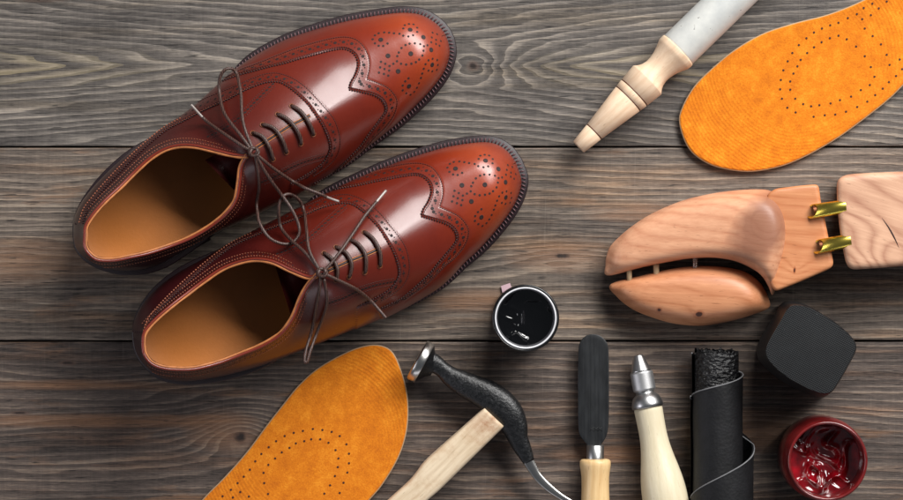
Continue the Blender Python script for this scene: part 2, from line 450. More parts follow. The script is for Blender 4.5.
S1 = dict(
    up=[(77, 235), (77.5, 221), (83, 207), (91, 195), (103, 181), (119, 165.5), (136, 151), (156, 136), (174, 123), (190, 112), (206, 98), (224, 82), (240, 69.5), (256, 58.5), (272, 49.5), (290, 41), (320, 31), (350, 23), (380, 17.5), (404, 15), (422, 17.5), (436, 26), (443, 34)],
    lo=[(77, 235), (79, 247), (88, 258), (103, 266), (121, 270), (143, 269), (162, 263), (178, 254), (194, 244.5), (210, 236), (228, 228), (245, 220), (262, 212), (290, 198), (318, 181), (345, 163), (365, 147), (380, 135), (395, 123), (410, 108.5), (428, 90), (441.5, 72), (447.5, 55), (446.5, 42), (443, 34)],
    cup=[(84.5, 236), (85.5, 226), (93, 214), (105, 200.5), (120, 186.5), (135, 171.5), (150, 158), (165, 149), (180, 145.3), (195, 145.8), (210, 149), (228, 153.5), (241, 155.5), (248, 155)],
    clo=[(84.5, 236), (84.5, 246), (89, 254), (98, 260), (114, 260.5), (130, 257.5), (150, 253), (174, 245), (192, 237.5), (210, 227), (226, 214), (236, 200), (239.5, 182), (241.5, 167), (248, 155)],
    heel=(77, 235), toe=(443, 34), s_th=.465, ridge_px=[(248, 155), (312, 119), (411, 54), (443, 34)],
    aff=None, slit=[(256, 148), (276, 135), (290, 126), (300, 121), (310, 115.5)],
    tongue=((205, 160), (236, 192)),
    rungs=[[(252.7, 133), (262.5, 137.5), (268.5, 146.5), (273, 159.5)], [(262.5, 124.7), (273, 128.5), (279.7, 136), (284, 145), (286.5, 152.5)],
           [(277.5, 114.3), (286.5, 119.5), (294, 127), (299, 136), (301, 144)], [(291.7, 106), (300, 112), (306, 119.5), (310.5, 127.7), (313.5, 134.5)]],
    knot=(254, 152),
    strands=[  # (points, lift list mm, aglet at end)
        ([(253, 151), (245, 147.5), (230, 137.7), (218, 129.5), (205, 119.7), (191, 104.7)], [5, 5, 6, 6, 7, 9], True),
        ([(253, 150), (245, 129.5), (242, 114.5), (241, 95), (239, 83), (236.5, 73), (231, 68.5), (224, 70.5), (219.5, 79.5), (219.5, 93), (223, 110), (230, 122), (242, 137), (252, 151)], [5, 7, 9, 12, 16, 20, 22, 20, 16, 12, 9, 7, 6, 5], False),
        ([(255, 154), (258, 172.5), (259, 187.5), (256.7, 202.5), (257.5, 213), (260, 224), (269, 237.5), (281, 243.5), (291.5, 243), (299, 234.5), (298.4, 224), (291.5, 209), (281, 194), (272, 182), (263, 168), (255, 153)], [5, 7, 8, 10, 16, 26, 30, 28, 26, 24, 24, 26, 26, 16, 8, 5], False),
        ([(255, 153), (262, 159), (271, 166.5), (280, 173), (293, 181.5), (305, 188), (320, 194), (329, 198), (338.7, 201.5)], [5, 5, 5, 6, 12, 22, 20, 12, 8], True)])
S2 = dict(
    up=[(136, 334), (139, 318), (148, 302), (161, 288), (181, 273.5), (207, 259), (230, 245), (260, 229), (290, 213.5), (318, 199), (340, 189), (362, 179), (390, 167.5), (420, 157), (450, 148.6), (480, 144.4), (495, 146), (506, 152.5), (514, 163)],
    lo=[(136, 334), (138.5, 350), (147, 364), (161, 375.5), (180, 380), (198, 379.5), (219, 376), (240, 371), (264, 364), (288, 355), (312, 345.5), (335, 336.5), (360, 326), (386, 315), (404, 306), (422, 296), (440, 284.5), (452, 273.5), (462, 262.5), (477, 248.5), (492, 232), (507, 212.5), (516, 196), (519.6, 179), (514, 163)],
    cup=[(142.5, 345), (144, 333), (153, 321.5), (168, 308), (186, 294), (204, 280.5), (222, 268.5), (240, 261.5), (256, 259), (273, 261.6), (291, 270), (308, 276.5), (318, 275)],
    clo=[(142.5, 345), (144, 354), (150, 362.5), (160, 367.5), (175, 369.6), (195, 369), (219, 363), (240, 355), (264, 345), (282, 333), (293, 318), (300, 301), (308, 286), (318, 275)],
    heel=(136, 336), toe=(514, 163), s_th=.475, ridge_px=[(318, 275), (380, 248), (484, 183), (514, 163)],
    slit=[(328, 271), (345, 263), (360, 257), (370, 253), (381, 248)],
    tongue=((274.5, 263), (291, 315)),
    rungs=[[(324, 253), (333, 261), (337, 270), (336, 280)], [(336, 247), (346, 254), (351, 264), (349, 277)], [(351, 240), (359, 246), (365, 256), (365, 272.5)], [(364, 232), (373, 240), (379, 252), (380, 266)]],
    knot=(322, 272.5),
    strands=[
        ([(323, 271), (328, 267), (340, 252), (352, 235), (362, 220), (368, 212), (386, 190.5)], [5, 5, 7, 8, 9, 9, 12], True),
        ([(322, 274), (328, 275.5), (340, 281), (356, 289), (370, 300), (386, 318)], [5, 4, 3, 3, 3, 3], False),
        ([(320, 271), (309.5, 251), (306.5, 230), (303.5, 209), (297.5, 198.5), (288.5, 194), (281, 198.5), (278.6, 212), (281, 227), (290, 239), (305, 252.5), (320, 270)], [5, 8, 11, 15, 20, 24, 26, 22, 14, 9, 7, 5], False),
        ([(321, 273), (320, 285), (317, 303), (312, 330), (306, 350), (304.5, 361), (307, 362), (310.5, 350), (318, 330), (325, 312), (327, 298), (324, 279)], [5, 6, 6, 8, 12, 16, 16, 14, 8, 7, 6, 5], False)])
src = [(312, 119), (349.5, 89.5), (411, 54), (248, 155), (443, 34), (84.5, 236), (240, 182), (150, 253), (274.5, 82), (330, 145)]
dst = [(380, 248.5), (422.5, 219.5), (484, 183), (318, 275), (515, 163), (142.5, 345), (301, 301), (219, 363), (353, 203), (403, 273)]
A = np.c_[np.array(src), np.ones(len(src))]
AFF, *_ = np.linalg.lstsq(A, np.array(dst), rcond=None)
S1['map'] = lambda P: np.asarray(P, float)
S2['map'] = lambda P: np.c_[np.asarray(P, float), np.ones(len(P))] @ AFF

def build_shoe(D, label, idx):
    mp = D['map']
    hp, tp = np.array(D['heel'], float), np.array(D['toe'], float)
    ax = tp - hp; Lp = np.linalg.norm(ax); ax /= Lp
    sp = lambda P: np.clip(((np.asarray(P, float) - hp) @ ax) / Lp, 0, 1)
    def side(P):
        Q = spline(P, 600); s = sp(Q); h = smooth_interp(HF, s)
        return np.array([W(q[0], q[1], hh) for q, hh in zip(Q, h)])
    U, Lo = side(D['up']), side(D['lo'])
    # shoe axis in world
    A0, A1 = U[0], U[-1]
    axw = (A1 - A0)[:2]; LW = np.linalg.norm(axw); axw = axw / LW
    per = np.array((-axw[1], axw[0]))
    S_ = lambda P: ((P[..., :2] - A0[:2]) @ axw) / LW
    sth = D['s_th']
    def collar(P):
        Q = spline(P, 300); s = sp(Q); h = smooth_interp(COLLAR, s)
        return np.array([W(q[0], q[1], hh) for q, hh in zip(Q, h)])
    CU, CL = collar(D['cup']), collar(D['clo'])
    Rp = spline(D['ridge_px'], 200); rs = sp(Rp)
    RW = np.array([W(q[0], q[1], smooth_interp(RIDGE, np.array([s]))[0]) for q, s in zip(Rp, rs)])
    th = CU[-1]; sth = float(S_(th)); CL[-1] = th
    zth = th[2]
    Rs = S_(RW)
    # ridge as function of world s: lateral offset
    Rl = (RW[:, :2] - A0[:2]) @ per
    NB, NF, NV = 190, 250, 130
    u = np.linspace(0, 1, NF + 1)[1:]
    sf = sth + (1 - sth) * np.where(u < .7, u * 1.0, u)  # even
    sf = sth + (1 - sth) * (np.sin(u * math.pi / 2) * .55 + u * .45)
    sf = np.clip(sf, None, 1 - 2e-5)
    sa = .905
    def ridge(s):
        z = smooth_interp(RIDGE, s)
        z0 = smooth_interp(HF, s)
        e = np.clip((s - sa) / (1 - sa), 0, 1)
        k = np.sqrt(np.clip(1 - e ** 2.3, 0, 1))
        z = z0 + (z - z0) * k
        lat0 = np.interp(s, Rs[:-1], Rl[:-1])
        return z, lat0
    bl = zth - ridge(np.array([sth]))[0][0]
    def side_cols(O_, C_):
        so = S_(O_); so = np.maximum.accumulate(so)
        L = np.r_[0, np.cumsum(np.linalg.norm(np.diff(O_, axis=0), axis=1))]
        # throat partner on the outline
        lth = np.interp(sth, so + np.arange(len(so)) * 1e-9, L)
        lb = np.linspace(0, lth, NB + 1)
        Ob = np.stack([np.interp(lb, L, O_[:, k]) for k in range(3)], 1)
        lc = np.r_[0, np.cumsum(np.linalg.norm(np.diff(C_, axis=0), axis=1))]
        Tb = np.stack([np.interp(lb / lth * lc[-1], lc, C_[:, k]) for k in range(3)], 1)
        lf = np.interp(sf, so + np.arange(len(so)) * 1e-9, L)
        Of = np.stack([np.interp(lf, L, O_[:, k]) for k in range(3)], 1)
        z, lat = ridge(sf)
        z = z + bl * (1 - sstep(sth, sth + .12, sf))
        Tf = np.c_[A0[:2] + sf[:, None] * LW * axw + lat[:, None] * per, z]
        O = np.vstack((Ob, Of)); T = np.vstack((Tb, Tf))
        return O, T
    def surf(O, T):
        n = len(O)
        s = np.minimum(S_(T), 1)
        s[:NB] = np.minimum(s[:NB], sth)
        d = O - T; dxy = np.linalg.norm(d[:, :2], axis=1)
        out = np.zeros_like(O); out[:, :2] = d[:, :2] / (dxy[:, None] + 1e-9)
        dz = (T[:, 2] - O[:, 2])
        idx_ = np.arange(n)
        front = sstep(NB * .72, NB + 6, idx_)
        toe = sstep(.6, .95, s)
        k1 = .50 + .12 * toe
        k2 = .36 + .24 * toe
        back = 1 - sstep(0, NB * .45, idx_)
        P1 = O + np.c_[out[:, 0] * .0035 * (1 - toe), out[:, 1] * .0035 * (1 - toe), k1 * dz * 1.0]
        P2f = T + out * (k2 * dxy)[:, None]
        P2b = T + out * (.30 * dxy)[:, None] - np.c_[0 * dz, 0 * dz, (.42) * dz]
        P2 = P2b * (1 - front)[:, None] + P2f * front[:, None]
        v = np.linspace(0, 1, NV)[:, None, None]
        return (1 - v) ** 3 * O + 3 * (1 - v) ** 2 * v * P1 + 3 * (1 - v) * v ** 2 * P2 + v ** 3 * T
    OU, TU = side_cols(U, CU); OL, TL = side_cols(Lo, CL)
    GU, GL = surf(OU, TU), surf(OL, TL)                 # (NV, n, 3)
    n = OU.shape[0]
    # smooth along the length a little in the quarters
    for G in (GU, GL):
        for _ in range(12):
            G[1:-1, 1:-1] = .5 * G[1:-1, 1:-1] + .25 * (G[1:-1, :-2] + G[1:-1, 2:])
    # one grid around: heel (upper side) -> toe -> back along the lower side
    G = np.concatenate((GU, GL[:, ::-1][:, 1:-1]), axis=1)
    NC = G.shape[1]
    # smooth across heel closure
    P = G.reshape(-1, 3).copy()
    # weld ridge: the last row of the lower side equals the upper side
    idm = np.arange(NV * NC).reshape(NV, NC)
    for j in range(NB + 0, n):
        jl = NC - j if j > 0 else 0
        if j < n - 1: idm[NV - 1, jl % NC] = idm[NV - 1, j]
    a = np.zeros(NV * NC)
    s_all = np.clip(S_(P), 0, 1)
    # overlap relief of the pattern pieces
    pp = to_px(P)
    wing = np.vstack((spline(mp(WING), 90), spline(mp(WING2), 90)[1:]))
    fox = spline(mp(FOX), 200)
    cap_poly = np.vstack((wing, mp([(330, 260), (520, 120), (500, -60), (300, -60), (200, 40)])))
    fox_poly = np.vstack((fox, mp([(290, 260), (520, 200), (520, -60), (200, -60), (40, 60), (40, 224)])))
    def rel(line, poly):
        d = dist_poly(pp, line); ins = in_poly(pp, poly)
        return sstep(-.35, .75, np.where(ins, d, -d))
    r1 = rel(wing, cap_poly); r2 = rel(fox, fox_poly)
    N_ = np.zeros((NV, NC, 3)); Gp = P.reshape(NV, NC, 3)
    du = np.roll(Gp, -1, 1) - np.roll(Gp, 1, 1)
    dv = np.gradient(Gp, axis=0)
    N_ = np.cross(dv, du); ln = np.linalg.norm(N_, axis=2); N_ /= (ln[..., None] + 1e-12)
    c = Gp.mean((0, 1)); flip = np.sign(((Gp - c) * N_).sum(2).mean()); N_ *= flip if flip else 1
    up_ = np.array((0, 0, 1.)); N_[ln < 1e-11] = up_
    N_ = N_.reshape(-1, 3)
    # soften stitch channel lines: a shallow groove beside every seam
    groove = np.zeros(len(P))
    for ln_ in (spline(mp(WOUT), 90), spline(mp(WOUT2), 90), spline(mp(FOX_OUT), 140)):
        dd = dist_poly(pp, ln_); groove += np.exp(-(dd / .7) ** 2)
    Pn = P + N_ * (.0007 * r1 + .0007 * r2 - .00022 * np.clip(groove, 0, 1))[:, None]
    # puff of the vamp strip between the seam rows
    root = empty('brogue_shoe', tuple(W(*((hp + tp) / 2))), label, 'shoe', 'pair of wingtip brogue shoes')
    rl = np.array(root.location)
    F = []
    for i in range(NV - 1):
        for j in range(NC):
            k = (j + 1) % NC
            q = [idm[i, j], idm[i, k], idm[i + 1, k], idm[i + 1, j]]
            q = [x for m_, x in enumerate(q) if x not in q[:m_]]
            if len(q) > 2: F.append(tuple(q) if flip < 0 else tuple(q[::-1]))
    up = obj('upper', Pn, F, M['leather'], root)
    at = up.data.attributes.new('burnish_shade', 'FLOAT', 'POINT')
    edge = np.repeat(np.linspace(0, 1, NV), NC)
    bur_shade = s_all * 1.0 - .05 * (1 - sstep(0, .12, edge))  # position along the shoe drives both burnish and painted shading
    at.data.foreach_set('value', np.clip(bur_shade, 0, 1))
    bv = BVHTree.FromPolygons([Vector(p) for p in Pn], [tuple(int(x) for x in f) for f in F])
    cam = Vector((0, 0, H))
    def hit(q):
        d = Vector(W(q[0], q[1], 0)) - cam; d.normalize()
        loc, nor, i, _ = bv.ray_cast(cam, d)
        if loc is None: return None
        if nor.z < 0: nor = -nor
        return np.array(loc), np.array(nor)
    # normals check: recalc orientation
    # ---- lining (inner skin) + sock
    Li = Gp - N_.reshape(NV, NC, 3) * .0022
    lf = [tuple(q[::-1]) for q in grid_faces(NV, NC, True)]
    obj('lining', Li.reshape(-1, 3), lf, M['lining'], root)
    allO = np.vstack((OU, OL[::-1][1:-1]))
    rings = []
    for k in np.linspace(0, 1, 14):
        s = np.clip(S_(allO), .1, .93); ctr = np.c_[A0[:2] + s[:, None] * LW * axw + (np.interp(s, Rs, Rl) * .8)[:, None] * per, allO[:, 2]]
        q = allO * (1 - k) + ctr * k
        q[:, 2] = smooth_interp(HF, np.clip(S_(q), 0, 1)) + .004 + .004 * (1 - k) ** 3
        rings.append(q)
    rings = np.array(rings)
    obj('sock', rings.reshape(-1, 3), grid_faces(14, len(allO), True), M['sock'], root)
    # ---- top line edge
    colU, colL = TU[:NB + 1], TL[:NB + 1]
    loop = np.vstack((colU[::-1], colL[1:]))
    e = MB(); e.add(*tube(resample(loop, 260) + (0, 0, .0003), .0010, 8)); e.build('topline', M['rim_dark'], root)
    cen = loop.mean(0); inn = resample(loop, 260)
    tg = np.gradient(inn, axis=0); nn = np.cross(tg, (0, 0, 1)); nn /= np.linalg.norm(nn, axis=1)[:, None]
    sg = np.sign(((cen - inn) * nn)[:, :2].sum(1).mean())
    inn2 = inn + nn * sg * .0014 + (0, 0, .0004)
    e = MB(); e.add(*tube(inn2, .00075 + .00025 * np.array([noise.noise(Vector((i * .15, idx, 0))) for i in range(260)]), 8)); e.build('cut_edge', M['rim'], root)
    # ---- welt, sole, heel
    def offset_outline(wf, z_off):
        s = np.clip(S_(allO), 0, 1)
        t_ = np.roll(allO, -1, 0) - np.roll(allO, 1, 0); nn_ = np.stack((t_[:, 1], -t_[:, 0]), 1)
        nn_ /= np.linalg.norm(nn_, axis=1)[:, None] + 1e-12
        c_ = allO[:, :2].mean(0)
        if ((allO[:, :2] - c_) * nn_).sum() < 0: nn_ = -nn_
        for _ in range(30): nn_ = (np.roll(nn_, 1, 0) + np.roll(nn_, -1, 0) + nn_) / 3
        nn_ /= np.linalg.norm(nn_, axis=1)[:, None]
        q = allO.copy(); q[:, :2] += nn_ * wf(s)[:, None]; q[:, 2] += z_off
        return q, nn_
    wctrl_u = [(0, .0030), (.25, .0022), (.33, -.003), (.45, -.002), (.55, .0045), (.66, .0056), (1, .0060)]
    wctrl_l = [(0, .0030), (.25, .0022), (.33, -.002), (.5, -.001), (.62, .0022), (.74, .0038), (.86, .0058), (1, .0060)]
    half = len(OU)
    def wf(s):
        r = smooth_interp(wctrl_u, s); r2_ = smooth_interp(wctrl_l, s); r[half:] = r2_[half:]
        j = np.arange(len(r)); 
        return r
    def slab(name, outer, zt, zb, mat, bevel=.0012, inner=True):
        q, nn_ = outer
        rows = []
        cq = q.copy(); s = np.clip(S_(q), .12, .9)
        ctr = np.c_[A0[:2] + s[:, None] * LW * axw + (np.interp(s, Rs, Rl) * .8)[:, None] * per, q[:, 2]]
        def ring(ins, z):
            r = q.copy(); r[:, :2] -= nn_ * ins; r[:, 2] = z; return r
        rows = [np.c_[ctr[:, :2], zb], ring(bevel, zb), ring(0, zb + bevel), ring(0, zt - bevel * .7), ring(bevel * .7, zt), ring(.012, zt)]
        return obj(name, np.vstack(rows), grid_faces(len(rows), len(q), True), mat, root)
    oq = offset_outline(wf, 0)
    hfz = oq[0][:, 2]
    slab('welt', oq, hfz + .0002, hfz - .0030, M['welt'], .0009)
    sole_o = offset_outline(lambda s: wf(s) - .0007, 0)
    slab('sole', sole_o, sole_o[0][:, 2] - .0032, np.maximum(sole_o[0][:, 2] - .0095, .0002), M['sole'], .0012)
    # heel block: part of the outline behind s = .27
    q, nn_ = offset_outline(lambda s: 0 * s + .0018, 0)
    sel = np.where(S_(q) < .27)[0]
    br = np.argmax(np.diff(sel)) if len(sel) > 1 and np.diff(sel).max() > 1 else None
    if br is not None: sel = np.r_[sel[br + 1:], sel[:br + 1]]
    hb = q[sel]; zt = hb[:, 2] - .0090
    rows = np.vstack((np.c_[hb[:, :2], 0 * zt + .0003], np.c_[hb[:, :2], 0 * zt + .004], np.c_[hb[:, :2], zt]))
    m = len(sel)
    f = grid_faces(3, m, True) + [tuple(range(m)), tuple(2 * m + k for k in range(m))]
    obj('heel', rows, f, M['sole'], root)
    # welt stitching: ribbed lock stitches across the welt
    wm, nn_ = offset_outline(lambda s: wf(s) * .50 + .0003, .0005)
    sidx = np.arange(len(wm)); L = np.r_[0, np.cumsum(np.linalg.norm(np.diff(wm, axis=0), axis=1))]
    mb = MB(); dot = MB()
    for l in np.arange(0, L[-1], .0025):
        i = int(np.clip(np.searchsorted(L, l), 0, len(wm) - 1)); s = float(S_(wm[i]))
        lim = .52 if i < half else .60
        if s < lim: continue
        at_ = lambda q_: np.array([np.interp(q_, L, wm[:, c_]) for c_ in range(3)])
        tgv = at_(l + .003) - at_(l - .003); tgv /= np.linalg.norm(tgv) + 1e-12
        nv = np.array((tgv[1], -tgv[0], 0)); nv *= np.sign(nv[:2] @ nn_[i]) or 1; dirv = nv * .95 + tgv * .25
        mb.add(*capsule(at_(l) - nv * .0003, dirv, .0026, .00050, up_))
    mb.build('welt_stitching', M['welt_stitch'], root)
    # ---- stitching and perforations
    st = MB(); gp = MB(); pale = MB(); holes = MB()
    def row(line, mbx, length, gap, r, sink=0.0, jit=.0):
        Lp_ = np.r_[0, np.cumsum(np.linalg.norm(np.diff(line, axis=0), axis=1))]
        for l in np.arange(0, Lp_[-1] - length, length + gap):
            qa = [np.interp(l, Lp_, line[:, k]) for k in (0, 1)]; qb = [np.interp(l + length, Lp_, line[:, k]) for k in (0, 1)]
            a_, b_ = hit(qa), hit(qb)
            if a_ is None or b_ is None or np.linalg.norm(a_[0] - b_[0]) > .006: continue
            nrm = a_[1] + b_[1]; nrm /= np.linalg.norm(nrm)
            mbx.add(*capsule((a_[0] + b_[0]) / 2 + nrm * r * (.35 - sink), b_[0] - a_[0], np.linalg.norm(a_[0] - b_[0]), r, nrm))
    def offs(line, d):
        tg_ = np.gradient(line, axis=0); n_ = np.stack((tg_[:, 1], -tg_[:, 0]), 1); n_ /= np.linalg.norm(n_, axis=1)[:, None]
        return line + n_ * d
    def hole(qp, r):
        h_ = hit(qp)
        if h_ is None: return
        holes.add(*pit(h_[0], h_[1], r * PX, seg=12 if r > 1 else 8))
    def beads(l1, l2, step=8.6, R=1.75, rr=.8):
        n_ = 400; a_, b_ = resample(l1, n_), resample(l2, n_); mid = (a_ + b_) / 2
        L_ = np.r_[0, np.cumsum(np.linalg.norm(np.diff(mid, axis=0), axis=1))]
        k_ = 0
        for l in np.arange(3, L_[-1], step / 2):
            i = min(n_ - 1, int(np.searchsorted(L_, l)))
            if k_ % 2 == 0: hole(mid[i], R)
            else:
                v = (b_[i] - a_[i]); v /= np.linalg.norm(v) + 1e-9
                hole(mid[i] + v * 1.9, rr); hole(mid[i] - v * 1.9, rr)
            k_ += 1
    w1, w2 = spline(mp(WING), 120), spline(mp(WING2), 120)
    o1, o2 = spline(mp(WOUT), 120), spline(mp(WOUT2), 120)
    sg = 1 if offs(w1, 1)[60, 1] < w1[60, 1] else -1       # towards the toe cap
    for w in (w1, w2):
        row(w, gp, 1.5, 1.2, .00074)
        row(offs(w, 2.1 * sg), st, 1.9, .5, .00032)
    for o in (o1, o2):
        row(o, st, 1.9, .5, .00036); row(offs(o, 1.3 * -sg), pale, .8, 1.2, .00020)
    row(offs(w1, 1.0 * sg)[:60], pale, .9, 1.8, .0004); row(offs(w2, 1.0 * sg)[60:], pale, .9, 1.8, .0004)
    beads(offs(w1, 2.1 * sg), o1); beads(offs(w2, 2.1 * sg), o2)
    fx, fo = spline(mp(FOX), 260), spline(mp(FOX_OUT), 200)
    sg2 = 1 if offs(fx, 1)[130, 1] < fx[130, 1] else -1
    row(fx, gp, 1.5, 1.2, .00070); row(offs(fx, .9 * sg2)[:150], pale, .9, 1.8, .0004, jit=1); row(offs(fx, 2.0 * sg2), st, 1.9, .5, .00024)
    row(fo, st, 1.9, .5, .00034)
    i0 = int(np.argmin(np.linalg.norm(fx - fo[0], axis=1)))
    beads(offs(fx, 1.5 * sg2)[i0:], fo, 8.2, 1.6, .72)
    # rows of pale reverse stitches that follow the foxing down the sides
    row(offs(fx, 4.0 * sg2)[:i0], pale, 1.8, 1.2, .0005)
    for fa in (FACE_UP, FACE_LO):
        ln_ = spline(mp(fa), 120)
        row(offs(ln_, 3.0), st, 1.7, .6, .00022); row(offs(ln_, -3.0), st, 1.7, .6, .00022)
        Lq = resample(ln_, int(len(ln_) / 6))
        for q_ in Lq: hole(q_, 1.3)
        for q_ in (Lq[1:] + Lq[:-1]) / 2: hole(q_ + (0, .9), .5); hole(q_ - (0, .9), .5)
    # collar band
    for cpts in (D['cup'], D['clo']):
        Cl = spline(cpts, 300); ce = np.array(D['cup'] + D['clo']).mean(0)
        t_ = np.gradient(Cl, axis=0); n_ = np.stack((t_[:, 1], -t_[:, 0]), 1); n_ /= np.linalg.norm(n_, axis=1)[:, None]
        if ((Cl - ce) * n_).sum() < 0: n_ = -n_
        row((Cl + n_ * 3.2)[25:-14], pale, 1.6, 1.2, .00032)
        row((Cl + n_ * 6.6)[25:-40], pale, 1.6, 1.2, .00030)
        for q_ in resample((Cl + n_ * 5.0)[25:-40], 34): hole(q_, .7)
    for q_ in mp(BIGH): hole(q_, 2.5)
    for q_ in mp(SMH): hole(q_, 1.22)
    st.build('seam_stitching', M['stitch'], root); gp.build('gimped_edge', M['gimp'], root)
    pale.build('edge_stitching', M['stitch_pale'], root); holes.build('perforations', M['hole'], root)
    # ---- lace slit
    sl = spline(D['slit'], 60); pts = [hit(q_) for q_ in sl]
    base = np.array([p_[0] for p_ in pts]); nm = np.array([p_[1] for p_ in pts])
    tg_ = np.gradient(base, axis=0); sd = np.cross(nm, tg_); sd /= np.linalg.norm(sd, axis=1)[:, None]
    mb = MB(); mb.add(*tube(base, .0007, 8, squash=.5)); mb.build('lacing_gap', M['gimp'], root)
    mb = MB()
    for sgn in (-1, 1): mb.add(*tube(base + sd * sgn * .0010 + nm * .0001, .00028, 6))
    mb.build('facing_edge', M['rim'], root)
    # ---- tongue: a bowed leather tab that shows inside the mouth
    a_, b_ = D['tongue']; rows = []
    ea, eb = W(a_[0], a_[1], .0690), W(b_[0], b_[1], .0600)
    for k in np.linspace(0, 1, 12):
        adv = np.r_[axw * .085 * k, -.020 * k - .004 * k * k]
        line = []
        for q_ in np.linspace(0, 1, 24):
            p_ = ea * (1 - q_) + eb * q_ + adv
            p_ = p_ + np.array((0, 0, .0028 * math.sin(math.pi * q_)))
            line.append(p_)
        rows.append(line)
    rows = np.array(rows); top = rows.reshape(-1, 3); bot = top - (0, 0, .0016)
    f = grid_faces(12, 24); f2 = [tuple(x + 288 for x in q_[::-1]) for q_ in f]
    rim = [(k, k + 1, 288 + k + 1, 288 + k) for k in range(23)]
    tg1 = obj('tongue', np.vstack((top, bot)), f + f2 + rim, M['leather'], root)
    at = tg1.data.attributes.new('burnish_shade', 'FLOAT', 'POINT'); at.data.foreach_set('value', np.full(576, .35))
    # ---- laces
    lace = MB(); eyes = []
    R = .00125
    for rg in D['rungs']:
        c_ = spline(rg, 22); P3 = []
        for k, q_ in enumerate(c_):
            h_ = hit(q_); x = k / 21
            lift = .0016 * math.sin(math.pi * x) ** .5 if 0 < x < 1 else -.0006
            P3.append(h_[0] + h_[1] * (lift + .0003))
        P3 = np.array(P3); lace.add(*tube(P3, R, 10))
        for q_ in (rg[0], rg[-1]):
            h_ = hit(q_); d_, aa, bb = frame_of(h_[1]); an = np.linspace(0, 2 * math.pi, 17)
            eyes.append(MB().add(*tube(h_[0] + h_[1] * .0001 + .0015 * (np.cos(an)[:, None] * aa + np.sin(an)[:, None] * bb), .0004, 6, False)))
    agl = []
    for pts_, lifts, ag in D['strands']:
        # height: on the shoe plus lift; beside the shoe the loop hangs in air between its ends
        zz = []
        for q_, l_ in zip(pts_, lifts):
            h_ = hit(q_); zz.append((h_[0][2] if h_ is not None else np.nan))
        zz = np.array(zz); ok = ~np.isnan(zz) & (zz > .035)
        ii = np.arange(len(zz))
        base_ = np.interp(ii, ii[ok], zz[ok])
        z_ = base_ + np.array(lifts) / 1000. * .72
        C3 = spline(np.c_[np.array(pts_), z_ * 1000], 90)
        P3 = np.array([W(c_[0], c_[1], c_[2] / 1000) for c_ in C3])
        # keep clear of the leather
        for k in range(len(P3)):
            h_ = hit(C3[k, :2])
            if h_ is not None and P3[k, 2] < h_[0][2] + .0015: P3[k] = W(C3[k, 0], C3[k, 1], h_[0][2] + .0015)
        for _ in range(4): P3[1:-1, 2] = .5 * P3[1:-1, 2] + .25 * (P3[:-2, 2] + P3[2:, 2])
        if ag:
            L_ = np.r_[0, np.cumsum(np.linalg.norm(np.diff(P3, axis=0), axis=1))]
            cut = int(np.searchsorted(L_, L_[-1] - .012))
            lace.add(*tube(P3[:cut + 2], R * .84, 10)); agl.append(MB().add(*tube(P3[cut:], R * .66, 10)))
        else: lace.add(*tube(P3, R * .84, 10))
    kn = np.array(D['knot'], float); h_ = hit(kn) or hit(kn + (6, 0)); kc = h_[0]
    kc = W(kn[0], kn[1], kc[2] + .0038)
    an = np.linspace(0, 2 * math.pi, 25)
    for (rx, ry, rot, dz) in ((.0030, .0020, .4, .0004), (.0024, .0030, 1.3, .0012), (.0020, .0026, 2.4, .0020)):
        x_ = rx * np.cos(an); y_ = ry * np.sin(an)
        lace.add(*tube(np.c_[kc[0] + x_ * math.cos(rot) - y_ * math.sin(rot), kc[1] + x_ * math.sin(rot) + y_ * math.cos(rot), kc[2] + dz + .0008 * np.sin(an * 2)], R * .85, 10, False))
    lc = lace.build('shoelace', M['lace'], root)
    for a_ in agl: a_.build('aglet', M['aglet'], lc)
    for a_ in eyes: a_.build('eyelet', M['eyelet'], root)
    return root

build_shoe(S1, 'glossy red-brown brogue shoe of the pair whose toe points at the turned wooden handle', 1)
build_shoe(S2, 'glossy red-brown brogue shoe of the pair lying next to the black polish jar', 2)

